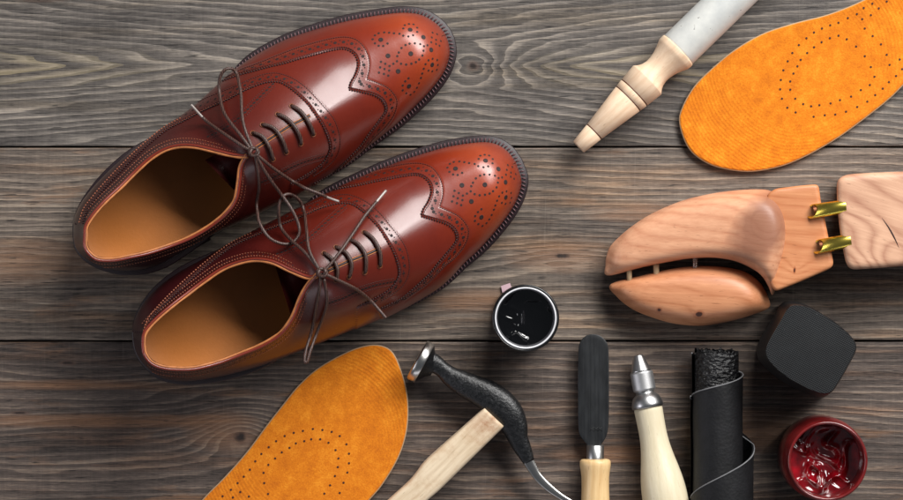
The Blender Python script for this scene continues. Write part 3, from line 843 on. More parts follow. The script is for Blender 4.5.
# ------------------------------------------------------------------ insoles
def insole(pts, ctr, spine, holes_, label, arch):
    o2 = spline(pts, 260, True)
    root = empty('insole', tuple(W(*ctr)), label, 'insole', 'loose orange suede insoles')
    A_, B_ = np.array(spine[0], float), np.array(spine[1], float); d = B_ - A_
    top = []; T = .0030
    ks = [0, .012, .03, .08, .2, .35, .5, .65, .8, .92, 1]
    def zt(k, q): return T + arch * (1 - k) ** 2 * .004
    rows = []
    for k in ks:
        t_ = np.clip(((o2 - A_) @ d) / (d @ d), .02, .98); c_ = A_ + t_[:, None] * d
        q = o2 * (1 - k) + c_ * k
        z = zt(k, q) - (.0009 if k == 0 else (.0002 if k == .012 else 0))
        rows.append(np.array([W(x, y, z) for x, y in q]))
    rows = rows[::-1]
    n = len(o2)
    obj('cover', np.vstack(rows), [q[::-1] for q in grid_faces(len(rows), n, True)], M['suede'], root)
    # layered edge and underside
    edge = [np.array([W(x, y, arch * .004 + T - .0007) for x, y in o2])]
    ex = o2 + 0.0
    c0 = o2.mean(0); tn = np.roll(o2, -1, 0) - np.roll(o2, 1, 0); nn = np.stack((tn[:, 1], -tn[:, 0]), 1); nn /= np.linalg.norm(nn, axis=1)[:, None]
    if ((o2 - c0) * nn).sum() < 0: nn = -nn
    l1 = [np.array([W(x, y, z) for x, y in o2 + nn * k]) for k, z in ((-.2, arch * .004 + T - .0006), (.75, arch * .004 + T - .0008), (.8, arch * .004 + .0012), (-3, .0004))]
    obj('backing', np.vstack(l1), grid_faces(4, n, True), M['insole_edge'], root)
    hb = MB(); k_ = 0
    def zat(q):
        t_ = float(np.clip(((np.array(q) - A_) @ d) / (d @ d), .02, .98)); c_ = A_ + t_ * d
        # distance fraction from spine to rim
        v = np.array(q) - c_; ln = np.linalg.norm(v)
        an = o2 - c_; cosv = (an @ v) / (np.linalg.norm(an, axis=1) * ln + 1e-9); r = np.linalg.norm(an[np.argmax(cosv)])
        return zt(1 - min(1, ln / r), q)
    for q in holes_:
        p_ = W(q[0], q[1], zat(q) + .0001); hb.add(*pit(p_, np.array((0, 0, 1.)), .0 * PX + 1.15 * PX, seg=10))
    hb.build('perforations', M['hole2'], root)
    return root
M['insole_edge'] = simple('insole_layers', lin(172, 142, 108), .8)
M['hole2'] = simple('insole_hole', lin(60, 22, 6), .8)
A_out = [(680, 124), (682.6, 108), (695, 86.4), (713, 68.4), (735, 50.4), (763.6, 34), (796, 23.4), (828.5, 15), (861, 2), (890, -14), (925, -42), (960, -75), (995, -100), (1030, -105), (1055, -88), (1062, -60), (1045, -30), (1010, -8), (970, 18), (935, 50), (903, 84.6), (886, 101), (861, 120.6), (835.7, 138.6), (807, 155), (781.6, 165.6), (753, 171), (727.6, 169), (706, 162), (689, 148)]
ha = [(468, 99), (491, 109), (517, 129), (541, 156), (558, 186), (568, 213), (555, 236), (530, 250), (503, 268), (472, 278), (446, 287), (415, 292), (392, 295), (370, 289), (348, 274), (334, 249), (334, 226), (343, 204), (354, 184), (363, 166), (381, 147), (400, 131), (421, 117), (444, 106),
      (445, 70), (422, 79), (400, 90), (379, 106), (358, 125), (340, 147), (327, 170), (315, 195), (308, 222), (306, 248), (311, 274), (326, 299), (349, 312), (399, 324), (430, 320), (459, 318), (489, 310), (520, 297), (548, 282), (570, 264), (591, 246), (608, 228), (628, 211), (645, 192), (610, 180), (602, 152), (586, 123), (563, 100), (541, 79),
      (534, 53), (558, 42), (580, 23), (602, 4), (468, 63), (494, 50), (519, 39), (538, 22), (562, 10), (638, 165)]
insole(A_out, (800, 62), [(745, 105), (1000, -60)], [(670 + x / 2.777, y / 2.777) for x, y in ha],
       'orange suede insole beside the white-barrelled wooden handle, above the wooden shoe tree', .5)
B_out = [(363, 347), (379, 345.8), (391.6, 352), (400, 369), (406, 391), (407.6, 413.6), (405, 436), (397, 459), (382, 484), (366, 503), (330, 545), (290, 585), (255, 625), (232, 665), (205, 690), (175, 698), (145, 685), (132, 650), (140, 610), (158, 568), (180, 530), (203, 500), (225, 477.6), (247.6, 452), (267, 426), (283, 405.6), (299, 386), (318, 369), (343.6, 354.4)]
hb_ = [(384, 278), (414, 281), (443, 287), (468, 300), (489, 326), (497, 355), (497, 385), (492, 414), (480, 446), (468, 478), (353, 284), (324, 290), (296, 300), (269, 316), (246, 335), (223, 356), (204, 379), (187, 405), (168, 427), (149, 447), (128, 468), (102, 488),
       (407, 310), (433, 321), (455, 344), (464, 370), (462, 397), (453, 425), (438, 454), (420, 480), (379, 310), (357, 316), (331, 323), (311, 337), (287, 351), (266, 370), (245, 390), (230, 415), (232, 447), (157, 475), (184, 489), (134, 492), (244, 481)]
insole(B_out, (318, 445), [(358, 395), (180, 650)], [(190 + x / 3.125, 340 + y / 3.125) for x, y in hb_],
       'orange suede insole between the laced brogue shoe and the black-headed hammer', .5)

# ------------------------------------------------------------------ turned handle, top
beech = grain_wood('turned_beech', lin(206, 172, 140), lin(236, 212, 184), -math.radians(44), 1.0, .6, .8)
M['groove'] = simple('burnt_groove', lin(84, 46, 28), .6)
zc = 13.4 * PX * 1.0 * 1.48
o3 = W(578.5, 147, .0141); e3 = W(754, -24, .0141); dv = e3 - o3; dv /= np.linalg.norm(dv)
hr = empty('brush_handle', (o3[0], o3[1], 0), 'turned pale wooden handle with a whitish barrel and a blunt tapered tip', 'tool handle')
u_ = PX
prof = [(0, 7.0), (.5, 7.7), (10, 9.0), (21.2, 10.2), (21.8, 9.6), (22.6, 10.4), (45, 13.6), (68, 16.9), (68.7, 16.2), (69.4, 17.1), (76.5, 18.1), (77.2, 17.4), (77.9, 18.2), (90, 19.5), (94.5, 20.0), (95.4, 19.9), (96.5, 18.9), (99, 16.9), (103, 14.9), (108, 13.9), (113, 14.1), (119, 15.3), (125, 17.4), (129.5, 19.4), (131.2, 20.2), (132.5, 20.6), (136.5, 20.8), (138, 20.4)]
MB().add(*lathe(o3, dv, [(a * u_, b * u_) for a, b in prof], 64)).build('turned_tip', beech, hr)
for g in (21.8, 68.7, 77.2):
    r = np.interp(g, [p[0] for p in prof], [p[1] for p in prof]) * u_
    MB().add(*lathe(o3 + dv * g * u_, dv, [(-.75 * u_, r + .0001), (-.6 * u_, r + .00045), (.6 * u_, r + .00045), (.75 * u_, r + .0001)], 64, False, False)).build('groove', M['groove'], hr)
t = NT('worn_white_paint')
n1 = t.noise(t.co, 60, 4, .6); ch = t.noise(t.co, 240, 3, .6)
c = t.ramp(n1, [(.3, lin(178, 180, 178)), (.7, lin(206, 206, 200))])
c = t.mix(t.fr(ch, .70, .73), c, lin(120, 118, 116))
t.p(Base_Color=c, Roughness=.45, Normal=t.bump(n1, .2, .001))
MB().add(*lathe(o3 + dv * 138 * u_, dv, [(-.6 * u_, 19.2 * u_), (0, 19.7 * u_), (1.5 * u_, 20 * u_), (150 * u_, 20 * u_), (152 * u_, 19 * u_)], 64)).build('barrel', t.m, hr)

# ------------------------------------------------------------------ shoe tree
def ced(name, knots=(), dark=lin(186, 124, 92), lite=lin(226, 172, 136), spots=()): return grain_wood(name, dark, lite, .06, .75, .42, 1.0, knots, spots)
tr_c = W(720, 255)
tree = empty('shoe_tree', tuple(tr_c), 'reddish cedar shoe tree with split toe and two brass tubes', 'shoe tree')
loc = lambda x, y: tuple((W(x, y, .04) - tr_c)[:2])
kx, ky = loc(766, 224)
M['cedar'] = ced('cedar_last', [(kx, ky, .016, 3)])
t_ = M['cedar']
# purple-brown heartwood patch around the knot
nt = t_.node_tree; bs = [n for n in nt.nodes if n.type == 'BSDF_PRINCIPLED'][0]
lk = bs.inputs['Base Color'].links[0].from_socket
T_ = NT.__new__(NT); T_.m = t_; T_.t = nt; T_.b = bs; T_.co = [n for n in nt.nodes if n.type == 'TEX_COORD'][0].outputs['Object']
x, y, z = T_.sep(T_.co)
rot = .9
dx, dy = T_.add(x, -kx), T_.add(y, -ky)
nz = T_.noise(T_.co, 70, 3, .6)
aa = T_.mul(T_.add(T_.mul(dx, math.cos(rot)), T_.mul(dy, math.sin(rot))), 1 / .036); bb = T_.mul(T_.add(T_.mul(dx, -math.sin(rot)), T_.mul(dy, math.cos(rot))), 1 / .018)
r2 = T_.add(T_.add(T_.mul(aa, aa), T_.mul(bb, bb)), T_.mul(nz, .8))
c = T_.mix(T_.fr(r2, 1.6, .75, 0, .85), lk, lin(138, 92, 72))
rr_ = T_.math('SQRT', T_.add(T_.mul(dx, dx), T_.mul(dy, dy)))
c = T_.mix(T_.mul(T_.fr(T_.math('ABSOLUTE', T_.add(T_.add(rr_, T_.mul(nz, .003)), -.0115)), .0012, .0002), .12), c, lin(116, 70, 52))
T_.p(Base_Color=c)

def dome(poly, zfun, bottom, name, mat, parent, rings=22, spine=None, power=2.3, cut_side=None):
    """solid with rounded top over an outline; height tapers to the outline by a superellipse"""
    o2 = poly; n = len(o2); rows = []
    A_, B_ = np.array(spine[0], float), np.array(spine[1], float); d = B_ - A_
    tt = np.clip(((o2 - A_) @ d) / (d @ d), 0, 1); ctr = A_ + tt[:, None] * d
    for k in np.linspace(0, 1, rings):
        kk = 1 - k                                      # 1 at rim
        rho = math.sin(kk * math.pi / 2)
        q = ctr + (o2 - ctr) * rho
        zmax = zfun(q)
        z = bottom + (zmax - bottom) * (1 - rho ** power) ** (1 / power)
        rows.append(np.array([W(a, b, c_) for (a, b), c_ in zip(q, z)]))
    under = np.array([W(a, b, bottom * .4) for a, b in ctr + (o2 - ctr) * .93]); under2 = np.array([W(a, b, .001) for a, b in ctr + (o2 - ctr) * .70])
    und3 = np.array([W(a, b, .001) for a, b in ctr])
    G_ = np.array(rows)
    for _ in range(60): G_[3:] = .5 * G_[3:] + .25 * (np.roll(G_[3:], 1, 1) + np.roll(G_[3:], -1, 1))
    for _ in range(12): G_[3:-1] = .5 * G_[3:-1] + .25 * (G_[2:-2] + G_[4:])
    rows = list(G_)
    V = np.vstack([und3, under2, under] + rows)
    return obj(name, V, grid_faces(3 + rings, n, True), mat, parent)

def prism(poly, z0, z1, name, mat, parent, bevel=.0015, inset_px=2.0, zt=None, smooth=False):
    o2 = np.asarray(poly, float); n = len(o2)
    for _ in range(5): o2 = .5 * o2 + .25 * (np.roll(o2, 1, 0) + np.roll(o2, -1, 0))
    tn = np.roll(o2, -1, 0) - np.roll(o2, 1, 0); nn = np.stack((tn[:, 1], -tn[:, 0]), 1); nn /= np.linalg.norm(nn, axis=1)[:, None] + 1e-9
    if ((o2 - o2.mean(0)) * nn).sum() < 0: nn = -nn
    zt = zt or (lambda q: np.full(len(q), z1))
    def ring(ins, z): q = o2 - nn * ins; return np.array([W(a, b, c_) for (a, b), c_ in zip(q, z)])
    Z1 = zt(o2)
    V = np.vstack((ring(1, 0 * Z1 + z0), ring(0, 0 * Z1 + z0 + bevel), ring(0, Z1 - bevel), ring(inset_px * .12, Z1 - bevel * .62), ring(inset_px * .38, Z1 - bevel * .25), ring(inset_px, Z1)))
    c_ = V[5 * n:6 * n].mean(0)[None]; V = np.vstack((V, V[5 * n:6 * n] * .93 + c_ * .07, c_))
    F = grid_faces(7, n, True) + [tuple(range(n))[::-1]] + [(6 * n + k, 6 * n + (k + 1) % n, 7 * n) for k in range(n)]
    o = obj(name, V, F, mat, parent, True)
    return o
# upper (fixed) last half, a rounded last
mainp = [(605.5, 265), (607, 254), (612, 244), (629, 228.4), (651, 214), (680, 201.4), (709, 194), (734, 190.5), (757, 189.3), (772, 191.5), (784, 205), (789, 230), (787, 250), (780, 273), (773, 295), (768, 286), (761, 275), (748.5, 267), (734, 261), (716, 258), (700, 258), (680, 260), (644, 267), (608, 275.5)]
pl = spline(mainp, 220, True)
def zmain(q):
    x_ = q[:, 0]
    hump = .0 * np.exp(-(((q[:, 0] - 768) / 26) ** 2 + ((q[:, 1] - 222) / 30) ** 2))
    return np.interp(x_, [600, 640, 700, 760, 800], [.024, .030, .037, .045, .046]) + hump
dome(pl, zmain, .012, 'toe_last', M['cedar'], tree, 26, [(640, 250), (764, 232)], 3.6)
# lower (sprung) half
lowp = [(610.5, 284.3), (617, 297), (633, 309.5), (655, 318.5), (676.5, 324), (701.7, 325.7), (727, 322), (752, 315), (769, 307.7), (768.5, 298), (761, 284), (748.5, 273.5), (730.5, 268), (705, 266), (676.5, 268), (644, 275)]
M['cedar2'] = ced('cedar_leaf', [tuple(loc(704, 317)) + (.005, 1.2)], lin(170, 106, 70), lin(212, 150, 110), [tuple(loc(704, 316)) + (.0030, .0022), tuple(loc(664, 314)) + (.0016, .0014)])
dome(spline(lowp, 180, True), lambda q: np.interp(q[:, 0], [600, 660, 720, 770], [.022, .030, .034, .034]), .010, 'sprung_leaf', M['cedar2'], tree, 20, [(645, 293), (735, 296)], 3.0)
kb = MB()
for (a, b, r) in ((704, 318.5, 3.3), (664, 316, 2.2)):
    pass
# flat tail block
tail = [(766, 196), (774, 188.8), (800, 185.6), (818.7, 184), (820.5, 199.6), (826, 225), (831, 250), (834, 264.5), (832, 268), (802.5, 281), (775, 292), (770, 284), (764, 240)]
def dens(P, n): return resample(np.vstack((P, P[:1])), n, True)
M['cedar3'] = ced('cedar_flat', [tuple(loc(798, 262)) + (.005, 1.5)], lin(176, 106, 66), lin(212, 148, 104), [tuple(loc(796, 266)) + (.0008, .0022)])
prism(dens(np.array(tail, float), 150), .004, .036, 'tail_block', M['cedar3'], tree, .0022, 3.0)
lip = [(768, 284), (775, 292), (802.5, 281), (833, 268), (834, 272), (803, 286), (774, 297.5)]
M['peg'] = simple('pale_peg', lin(170, 146, 112), .6)
# pins and spring in the gap
MB().add(*lathe(W(629, 262, .018), (W(629.5, 285, .018) - W(629, 262, .018)), [(0, .0017), (.018, .0017)], 14)).build('pin', M['peg'], tree)
MB().add(*lathe(W(656, 258, .019), (W(656.5, 282, .019) - W(656, 258, .019)), [(0, .0019), (.018, .0019)], 14)).build('pin', M['peg'], tree)
tt = np.linspace(0, 1, 160); sp0 = W(695, 252, .020); sp1 = W(695.5, 274, .020)
sp = sp0 + tt[:, None] * (sp1 - sp0) + .0016 * np.stack((np.cos(tt * 12 * 2 * math.pi), 0 * tt, np.sin(tt * 12 * 2 * math.pi)), 1)
MB().add(*tube(sp, .0004, 6)).build('spring', M['steel'], tree)
# heel block
hbk = [(836.5, 181), (840, 176.5), (849, 174), (875, 172.6), (903, 171.5), (950, 170), (985, 176), (1000, 200), (1002, 232), (985, 254), (950, 262), (903, 266), (878, 268), (850, 270), (846.5, 266), (843, 250), (839, 225), (837, 200)]
M['cedar4'] = grain_wood('cedar_heel', lin(158, 108, 84), lin(210, 166, 136), .3, .6, .5, 1.6, [tuple(loc(890, 215)) + (.022, 5)])
t_ = M['cedar4']
hb_o = prism(dens(np.array(hbk, float), 170), .003, .041, 'heel_block', M['cedar4'], tree, .004, 5.5)
ck = spline([(882, 218), (889, 228), (895, 239), (899, 248)], 20)
MB().add(*tube(np.array([W(a, b, .0411) for a, b in ck]), .0005 * np.sin(np.linspace(.1, 3.04, 20)), 6, squash=.4)).build('crack', M['gimp'], tree)
for (ax_, ay, bx, by) in ((807, 212, 845, 206.5), (813, 247.5, 850, 240.5)):
    p0 = W(ax_, ay, .0385); p1 = W(bx, by, .0375); d = p1 - p0; d /= np.linalg.norm(d)
    _, sa_, sb_ = frame_of(d); R = 6.8 * PX; seg = 40
    ang = np.linspace(0, 2 * math.pi, seg, endpoint=False)
    # outer wall with a slanted mouth: the top of the tube is cut back
    V = []
    for k, (rr, back) in enumerate(((R, 1), (R, 0), (R * .84, 0), (R * .84, 1))):
        for a_ in ang:
            slant = (math.sin(a_ + .5) * .5 + .5) * 9.5 * PX if back == 0 else 0
            V.append((p1 if back else p0 + d * slant) + rr * (math.cos(a_) * sa_ + math.sin(a_) * sb_))
    # rows: outer back, outer front, inner front, inner back
    F = grid_faces(4, seg, True)
    tb = obj('brass_tube', np.array(V), F, M['brass'], tree)
    # dark inside of the tube and recess in the wood
    q0 = p0 + d * .004
    MB().add(*lathe(q0, d, [(0, R * .83), (.012, R * .82), (.012, 0.0001)], 32, False, False)).build('tube_bore', M['brass_in'], tree)
# ------------------------------------------------------------------ black polish jar
def jar(name, cxy, hgt, r_px, label, cat):
    return empty(name, tuple(W(*cxy)), label, cat)
def paste(center, R, z, mat, parent, amp, seed, scale=60, dome_=0.0, name='polish', ridges=False):
    NR, NA = 70, 160; V = []
    for i in range(NR):
        r = R * (i / (NR - 1)) ** .9 if i else 0
        for j in range(NA):
            a = 2 * math.pi * j / NA; x_, y_ = r * math.cos(a), r * math.sin(a)
            w = Vector((x_ * scale + seed, y_ * scale, 3.3))
            w2 = w + 1.1 * Vector((noise.noise(w * .7), noise.noise(w * .7 + Vector((9, 0, 0))), 0))
            nzv = noise.noise(w2)
            if ridges: nzv = max(0, 1 - abs(nzv) * 2.2) ** 1.6 * .7 + .3 * noise.noise(w2 * 2.3)
            fall = 1 - (r / R) ** 6
            V.append((center[0] + x_, center[1] + y_, z + amp * nzv * fall + dome_ * (1 - (r / R) ** 2)))
    return obj(name, V, [q for q in grid_faces(NR, NA, True)], mat, parent)
jc = W(525.6, 318, .040)
jb = empty('black_polish_jar', (jc[0], jc[1], 0), 'small open jar of wet black shoe polish with a whitish rim', 'jar')
u = PX * .98
MB().add(*lathe((jc[0], jc[1], .0004), (0, 0, 1), [(0, 31 * u), (.002, 33 * u), (.034, 33.4 * u), (.037, 33.6 * u), (.0395, 33.6 * u), (.0408, 32.8 * u), (.0408, 31.6 * u), (.036, 31.4 * u)], 96, True, False)).build('jar_wall', M['plastic_black'], jb)
MB().add(*lathe((jc[0], jc[1], 0), (0, 0, 1), [(.036, 31.3 * u), (.0400, 31.2 * u), (.0414, 30.6 * u), (.0416, 29.9 * u), (.0408, 29.2 * u), (.039, 29.0 * u)], 96, False, False)).build('glass_rim', M['milky'], jb)
MB().add(*lathe((jc[0], jc[1], 0), (0, 0, 1), [(.0392, 29.1 * u), (.036, 28.2 * u), (.030, 27.4 * u), (.02, 27 * u)], 96, False, False)).build('inner_wall', M['grey_in'], jb)
paste((jc[0], jc[1]), 27.6 * u, .0318, M['cream_black'], jb, .0017, 4.2, 95, -.001, ridges=True)
tb_ = [W(501, 286, .001), W(510, 283, .001), W(513, 292, .001), W(503, 296, .001)]
tb2 = [p + np.array((0, 0, .0006)) for p in tb_]
obj('label_tab', np.array(tb_ + tb2), [(0, 1, 2, 3), (7, 6, 5, 4), (0, 4, 5, 1), (1, 5, 6, 2), (2, 6, 7, 3), (3, 7, 4, 0)], M['pink'], jb, False)

# ------------------------------------------------------------------ red cream jar
t = NT('red_glass')
t.p(Base_Color=t.ramp(t.noise(t.co, 90, 4, .6), [(.3, lin(84, 18, 18)), (.7, lin(122, 30, 30))]), Roughness=.3, Coat_Weight=.5, Coat_Roughness=.08)
M['redglass'] = t.m
t = NT('crimson_cream')
t.p(Base_Color=t.ramp(t.noise(t.co, 80, 3, .5), [(.35, lin(74, 2, 6)), (.7, lin(160, 10, 26))]), Roughness=.16, Coat_Weight=.8, Coat_Roughness=.04, Specular_IOR_Level=.6, Subsurface_Weight=.15, Subsurface_Radius=(.004, .0005, .0005))
M['redcream'] = t.m
rc = W(827.5, 461, .050)
jr = empty('red_cream_jar', (rc[0], rc[1], 0), 'open glass jar of wet crimson cream standing in front of the black ribbed block', 'jar')
pr = [(0, 39 * u), (.002, 41.5 * u), (.006, 42.3 * u), (.030, 42.3 * u), (.034, 41.3 * u), (.0365, 39.4 * u), (.038, 39.4 * u), (.039, 40.6 * u), (.0402, 40.6 * u), (.0412, 39.4 * u), (.0440, 39.4 * u), (.045, 40.6 * u), (.0462, 40.6 * u), (.0472, 39.5 * u), (.0488, 39.8 * u), (.0500, 39.6 * u), (.0508, 38.6 * u), (.0508, 37.4 * u), (.0498, 36.4 * u), (.047, 36.0 * u), (.030, 36.0 * u)]
MB().add(*lathe((rc[0], rc[1], .0004), (0, 0, 1), pr, 110, True, False)).build('glass_wall', M['redglass'], jr)
paste((rc[0], rc[1]), 35.9 * u, .0315, M['redcream'], jr, .0052, 2.9, 80, -.004, ridges=True, name='cream')

# ------------------------------------------------------------------ hammer
t = NT('hammered_black_iron')
g1 = t.noise(t.co, 420, 6, .7); g2 = t.voronoi(t.co, 600)
t.p(Base_Color=t.ramp(g1, [(.3, lin(6, 7, 8)), (.75, lin(22, 23, 26))]), Roughness=t.fr(g1, .3, .7, .28, .5), Specular_IOR_Level=.6,
    Normal=t.bump(t.add(g1, t.mul(g2, .35)), .6, .0006))
M['iron'] = t.m
hc = lambda x, y: (380 + x / 2.942, 330 + y / 2.942)
ham = empty('cobbler_hammer', tuple(W(480, 415)), 'cobbler hammer with black iron head, bright round face and long curved claw', 'hammer')
cl = [(128, 92, 36, 34), (150, 97, 33, 32), (166, 103, 27, 26), (185, 117, 24, 24), (210, 138, 30, 28), (240, 155, 36, 33), (275, 172, 40, 38), (315, 192, 45, 42), (350, 220, 49, 42), (378, 252, 47, 40), (396, 285, 39, 34), (406, 318, 30, 27), (418, 345, 26, 21), (430, 370, 21, 15), (438, 388, 17, 12)]
cl2 = [(436, 384, 17.2, 11), (446, 402, 16, 9), (460, 425, 13.5, 7), (480, 448, 12.5, 6), (505, 470, 11, 5.5), (530, 488, 9, 5), (560, 506, 8, 4.5), (590, 520, 5, 3.5)]
def ham_part(c, name, mat, zc, n, seg=28, zr=.9):
    C = spline(np.array(c, float), n); k = 1 / 2.942 * PX
    P = np.array([W(*hc(q[0], q[1]), zc) for q in C]); w = C[:, 2] * k; h_ = C[:, 3] * k * zr
    T = np.gradient(P, axis=0); T /= np.linalg.norm(T, axis=1)[:, None]; V = []
    for i in range(n):
        s_ = np.array((T[i, 1], -T[i, 0], 0)); s_ /= np.linalg.norm(s_)
        for a_ in np.linspace(0, 2 * math.pi, seg, endpoint=False):
            ca, sa_ = math.cos(a_), math.sin(a_)
            e_ = .78
            V.append(P[i] + s_ * w[i] * math.copysign(abs(ca) ** e_, ca) + np.array((0, 0, 1)) * h_[i] * math.copysign(abs(sa_) ** e_, sa_))
    F = grid_faces(n, seg, True) + [tuple(range(seg))[::-1], tuple((n - 1) * seg + q for q in range(seg))]
    return obj(name, V, F, mat, ham)
ham_part(cl, 'head', M['iron'], .0147, 70)
ham_part(cl2, 'claw', M['steel'], .0147, 40, 20)
f0 = W(*hc(119, 92), .0147); f1 = W(*hc(140, 103.5), .0147); d = f0 - f1; d[2] = 0; d /= np.linalg.norm(d)
Rf = 21.5 * PX
cone = [(-.0105, Rf * .36), (-.0075, Rf * .52), (-.0045, Rf * .80), (-.0030, Rf * .96)]
MB().add(*lathe(f0, d, cone, 48, False, False)).build('neck', M['iron'], ham)
MB().add(*lathe(f0, d, [(-.0032, Rf * .97), (-.0028, Rf), (.0018, Rf), (.0026, Rf * .96), (.0030, Rf * .8), (.0031, Rf * .3)], 64)).build('striking_face', M['steel'], ham)
ash = grain_wood('ash_handle', lin(200, 176, 144), lin(234, 216, 188), -math.radians(44), .9, .6, .8)
hcx = spline(np.array([(494, 416.5, 13.2), (490.6, 420, 13.6), (470, 439.5, 14.2), (448, 460, 15), (435, 472.5, 15.2), (427.5, 481, 14.3), (417, 491.5, 13.2), (395, 512, 13.6), (350, 556, 15.5), (320, 586, 16), (312, 594, 12)]), 80)
V = []; seg = 32
P = np.array([W(q[0], q[1], z_) for q, z_ in zip(hcx, np.linspace(.0147, .0104, 80))]); T = np.gradient(P, axis=0); T /= np.linalg.norm(T, axis=1)[:, None]
for i in range(80):
    s_ = np.array((T[i, 1], -T[i, 0], 0))
    wd = hcx[i, 2] * PX; ht = .0098 if i > 45 else .0098 + .0 * i
    for a_ in np.linspace(0, 2 * math.pi, seg, endpoint=False):
        ca, sa_ = math.cos(a_), math.sin(a_); e_ = .36 + .3 * sstep(38, 52, i)
        V.append(P[i] + s_ * wd * math.copysign(abs(ca) ** e_, ca) + np.array((0, 0, 1)) * ht * math.copysign(abs(sa_) ** e_, sa_))
obj('handle', V, grid_faces(80, seg, True) + [tuple(range(seg))[::-1], tuple(79 * seg + q for q in range(seg))], ash, ham)

T_ = NT.__new__(NT); T_.m = ash; T_.t = ash.node_tree; T_.b = [n for n in ash.node_tree.nodes if n.type == 'BSDF_PRINCIPLED'][0]
T_.co = [n for n in ash.node_tree.nodes if n.type == 'TEX_COORD'][0].outputs['Object']
lk = T_.b.inputs['Base Color'].links[0].from_socket
bl_ = T_.noise(T_.co, 75, 5, .7)
x, y, z = T_.sep(T_.co); e0 = W(488, 422) - W(480, 415)
dd_ = T_.math('SQRT', T_.add(T_.mul(T_.add(x, -float(e0[0])), T_.add(x, -float(e0[0]))), T_.mul(T_.add(y, -float(e0[1])), T_.add(y, -float(e0[1])))))
c = T_.mix(T_.fr(bl_, .52, .7, 0, .4), lk, lin(176, 134, 92))
c = T_.mix(T_.mul(T_.fr(dd_, .016, .002), T_.fr(bl_, .38, .6, .1, .8)), c, lin(150, 88, 44))
T_.p(Base_Color=c)
# ------------------------------------------------------------------ spatula knife
t = NT('blackened_blade')
g = t.noise(t.mapping(t.co, (1, .3, 1)), 160, 5, .6); sc_ = t.noise(t.mapping(t.co, (1, .02, 1), rot=(0, 0, .4)), 900, 3, .6)
t.p(Base_Color=t.ramp(g, [(.3, lin(24, 25, 27)), (.7, lin(44, 46, 48))]), Metallic=.3, Roughness=t.fr(sc_, .3, .7, .38, .55), Normal=t.bump(t.add(g, t.mul(sc_, .4)), .15, .0006))
sp_ = empty('spatula', tuple(W(595, 460)), 'flat round-ended spatula with blackened blade and turned wooden handle', 'spatula')
bl = [(593, 334), (600, 335.5), (606, 341), (608.5, 350), (609, 390), (608.5, 425), (606, 437), (601, 444.5), (599, 447), (589, 447), (587, 444.5), (581, 437), (578.5, 428), (578, 390), (578.5, 350), (580.5, 341), (586, 335.5)]
prism(spline(bl, 160, True), .0085, .0104, 'blade', t.m, sp_, .0004, .8)
mk = MB()
for a_, b_ in (((590, 428), (594, 431)), ((594, 431), (598, 427)), ((598, 427), (602, 431)), ((590, 431), (594, 427)), ((594, 427), (598, 431)), ((598, 431), (602, 427))):
    mk.add(*tube(np.array([W(*a_, .01045), W(*b_, .01045)]), .00022, 6))
mk.build('stamped_mark', simple('mark', lin(22, 23, 24), .6), sp_)
o3 = W(595.2, 445, .0105); dd = W(595.6, 600, .0105) - o3; dd /= np.linalg.norm(dd)
MB().add(*lathe(o3, dd, [(0, 8.2 * PX), (.3 * PX, 8.7 * PX), (13 * PX, 8.9 * PX), (14.2 * PX, 9.2 * PX)], 48)).build('ferrule', M['ferrule'], sp_)
pine = grain_wood('varnished_pine', lin(204, 164, 112), lin(234, 204, 154), math.pi / 2, 1, .35, .8)
MB().add(*lathe(o3 + dd * 14 * PX, dd, [(0, 12 * PX), (.5 * PX, 14 * PX), (2 * PX, 15.3 * PX), (6 * PX, 15.4 * PX), (11 * PX, 14.6 * PX), (18 * PX, 13.8 * PX), (30 * PX, 13.7 * PX), (50 * PX, 14.6 * PX), (80 * PX, 15.5 * PX), (110 * PX, 14.5 * PX), (125 * PX, 10 * PX), (128 * PX, 4 * PX)], 56)).build('handle', pine, sp_)

# ------------------------------------------------------------------ awl haft
aw = empty('awl_haft', tuple(W(652, 430)), 'pale bulbous wooden awl haft with a steel chuck, between spatula and leather roll', 'awl')
o3 = W(638, 355, .0102); dd = W(664, 492, .0153) - o3; dd /= np.linalg.norm(dd); k = PX
MB().add(*lathe(o3, dd, [(0, 3.4 * k), (0.2 * k, 4.8 * k), (1.0 * k, 5.2 * k), (15.5 * k, 9.9 * k), (17 * k, 10.6 * k)], 56)).build('chuck_nose', M['ferrule'], aw)
# knurled collar
V = []; prof = [(16.5, 10), (17.2, 11), (18, 11.2), (27, 11.2), (35, 11.2), (36, 10.9), (36.6, 9.4)]; seg = 160
dn, a3, b3 = frame_of(dd)
pr2 = []
for t_ in np.linspace(16.5, 36.6, 56):
    r = np.interp(t_, [p[0] for p in prof], [p[1] for p in prof]); pr2.append((t_, r))
for i, (t_, r) in enumerate(pr2):
    for j in range(seg):
        a_ = 2 * math.pi * j / seg
        kn = .22 * (abs(math.sin(a_ * 28 + t_ * 2.1)) + abs(math.sin(a_ * 28 - t_ * 2.1))) if 18 < t_ < 35 else 0
        V.append(o3 + dd * t_ * k + (r + kn - .15) * k * (math.cos(a_) * a3 + math.sin(a_) * b3))
obj('knurled_collar', V, grid_faces(len(pr2), seg, True), simple('dull_steel', lin(190, 190, 190), .5, metal=1), aw)
MB().add(*lathe(o3, dd, [(36 * k, 9.4 * k), (38.5 * k, 9.3 * k), (39.5 * k, 10.2 * k), (42 * k, 13.0 * k), (45.5 * k, 14.7 * k), (48.5 * k, 15.5 * k), (50 * k, 15.8 * k), (52.5 * k, 15.8 * k), (53.2 * k, 15.2 * k)], 56)).build('bell', M['ferrule'], aw)
lime = grain_wood('pale_limewood', lin(206, 192, 160), lin(228, 218, 192), math.radians(79), 1, .4, .35)
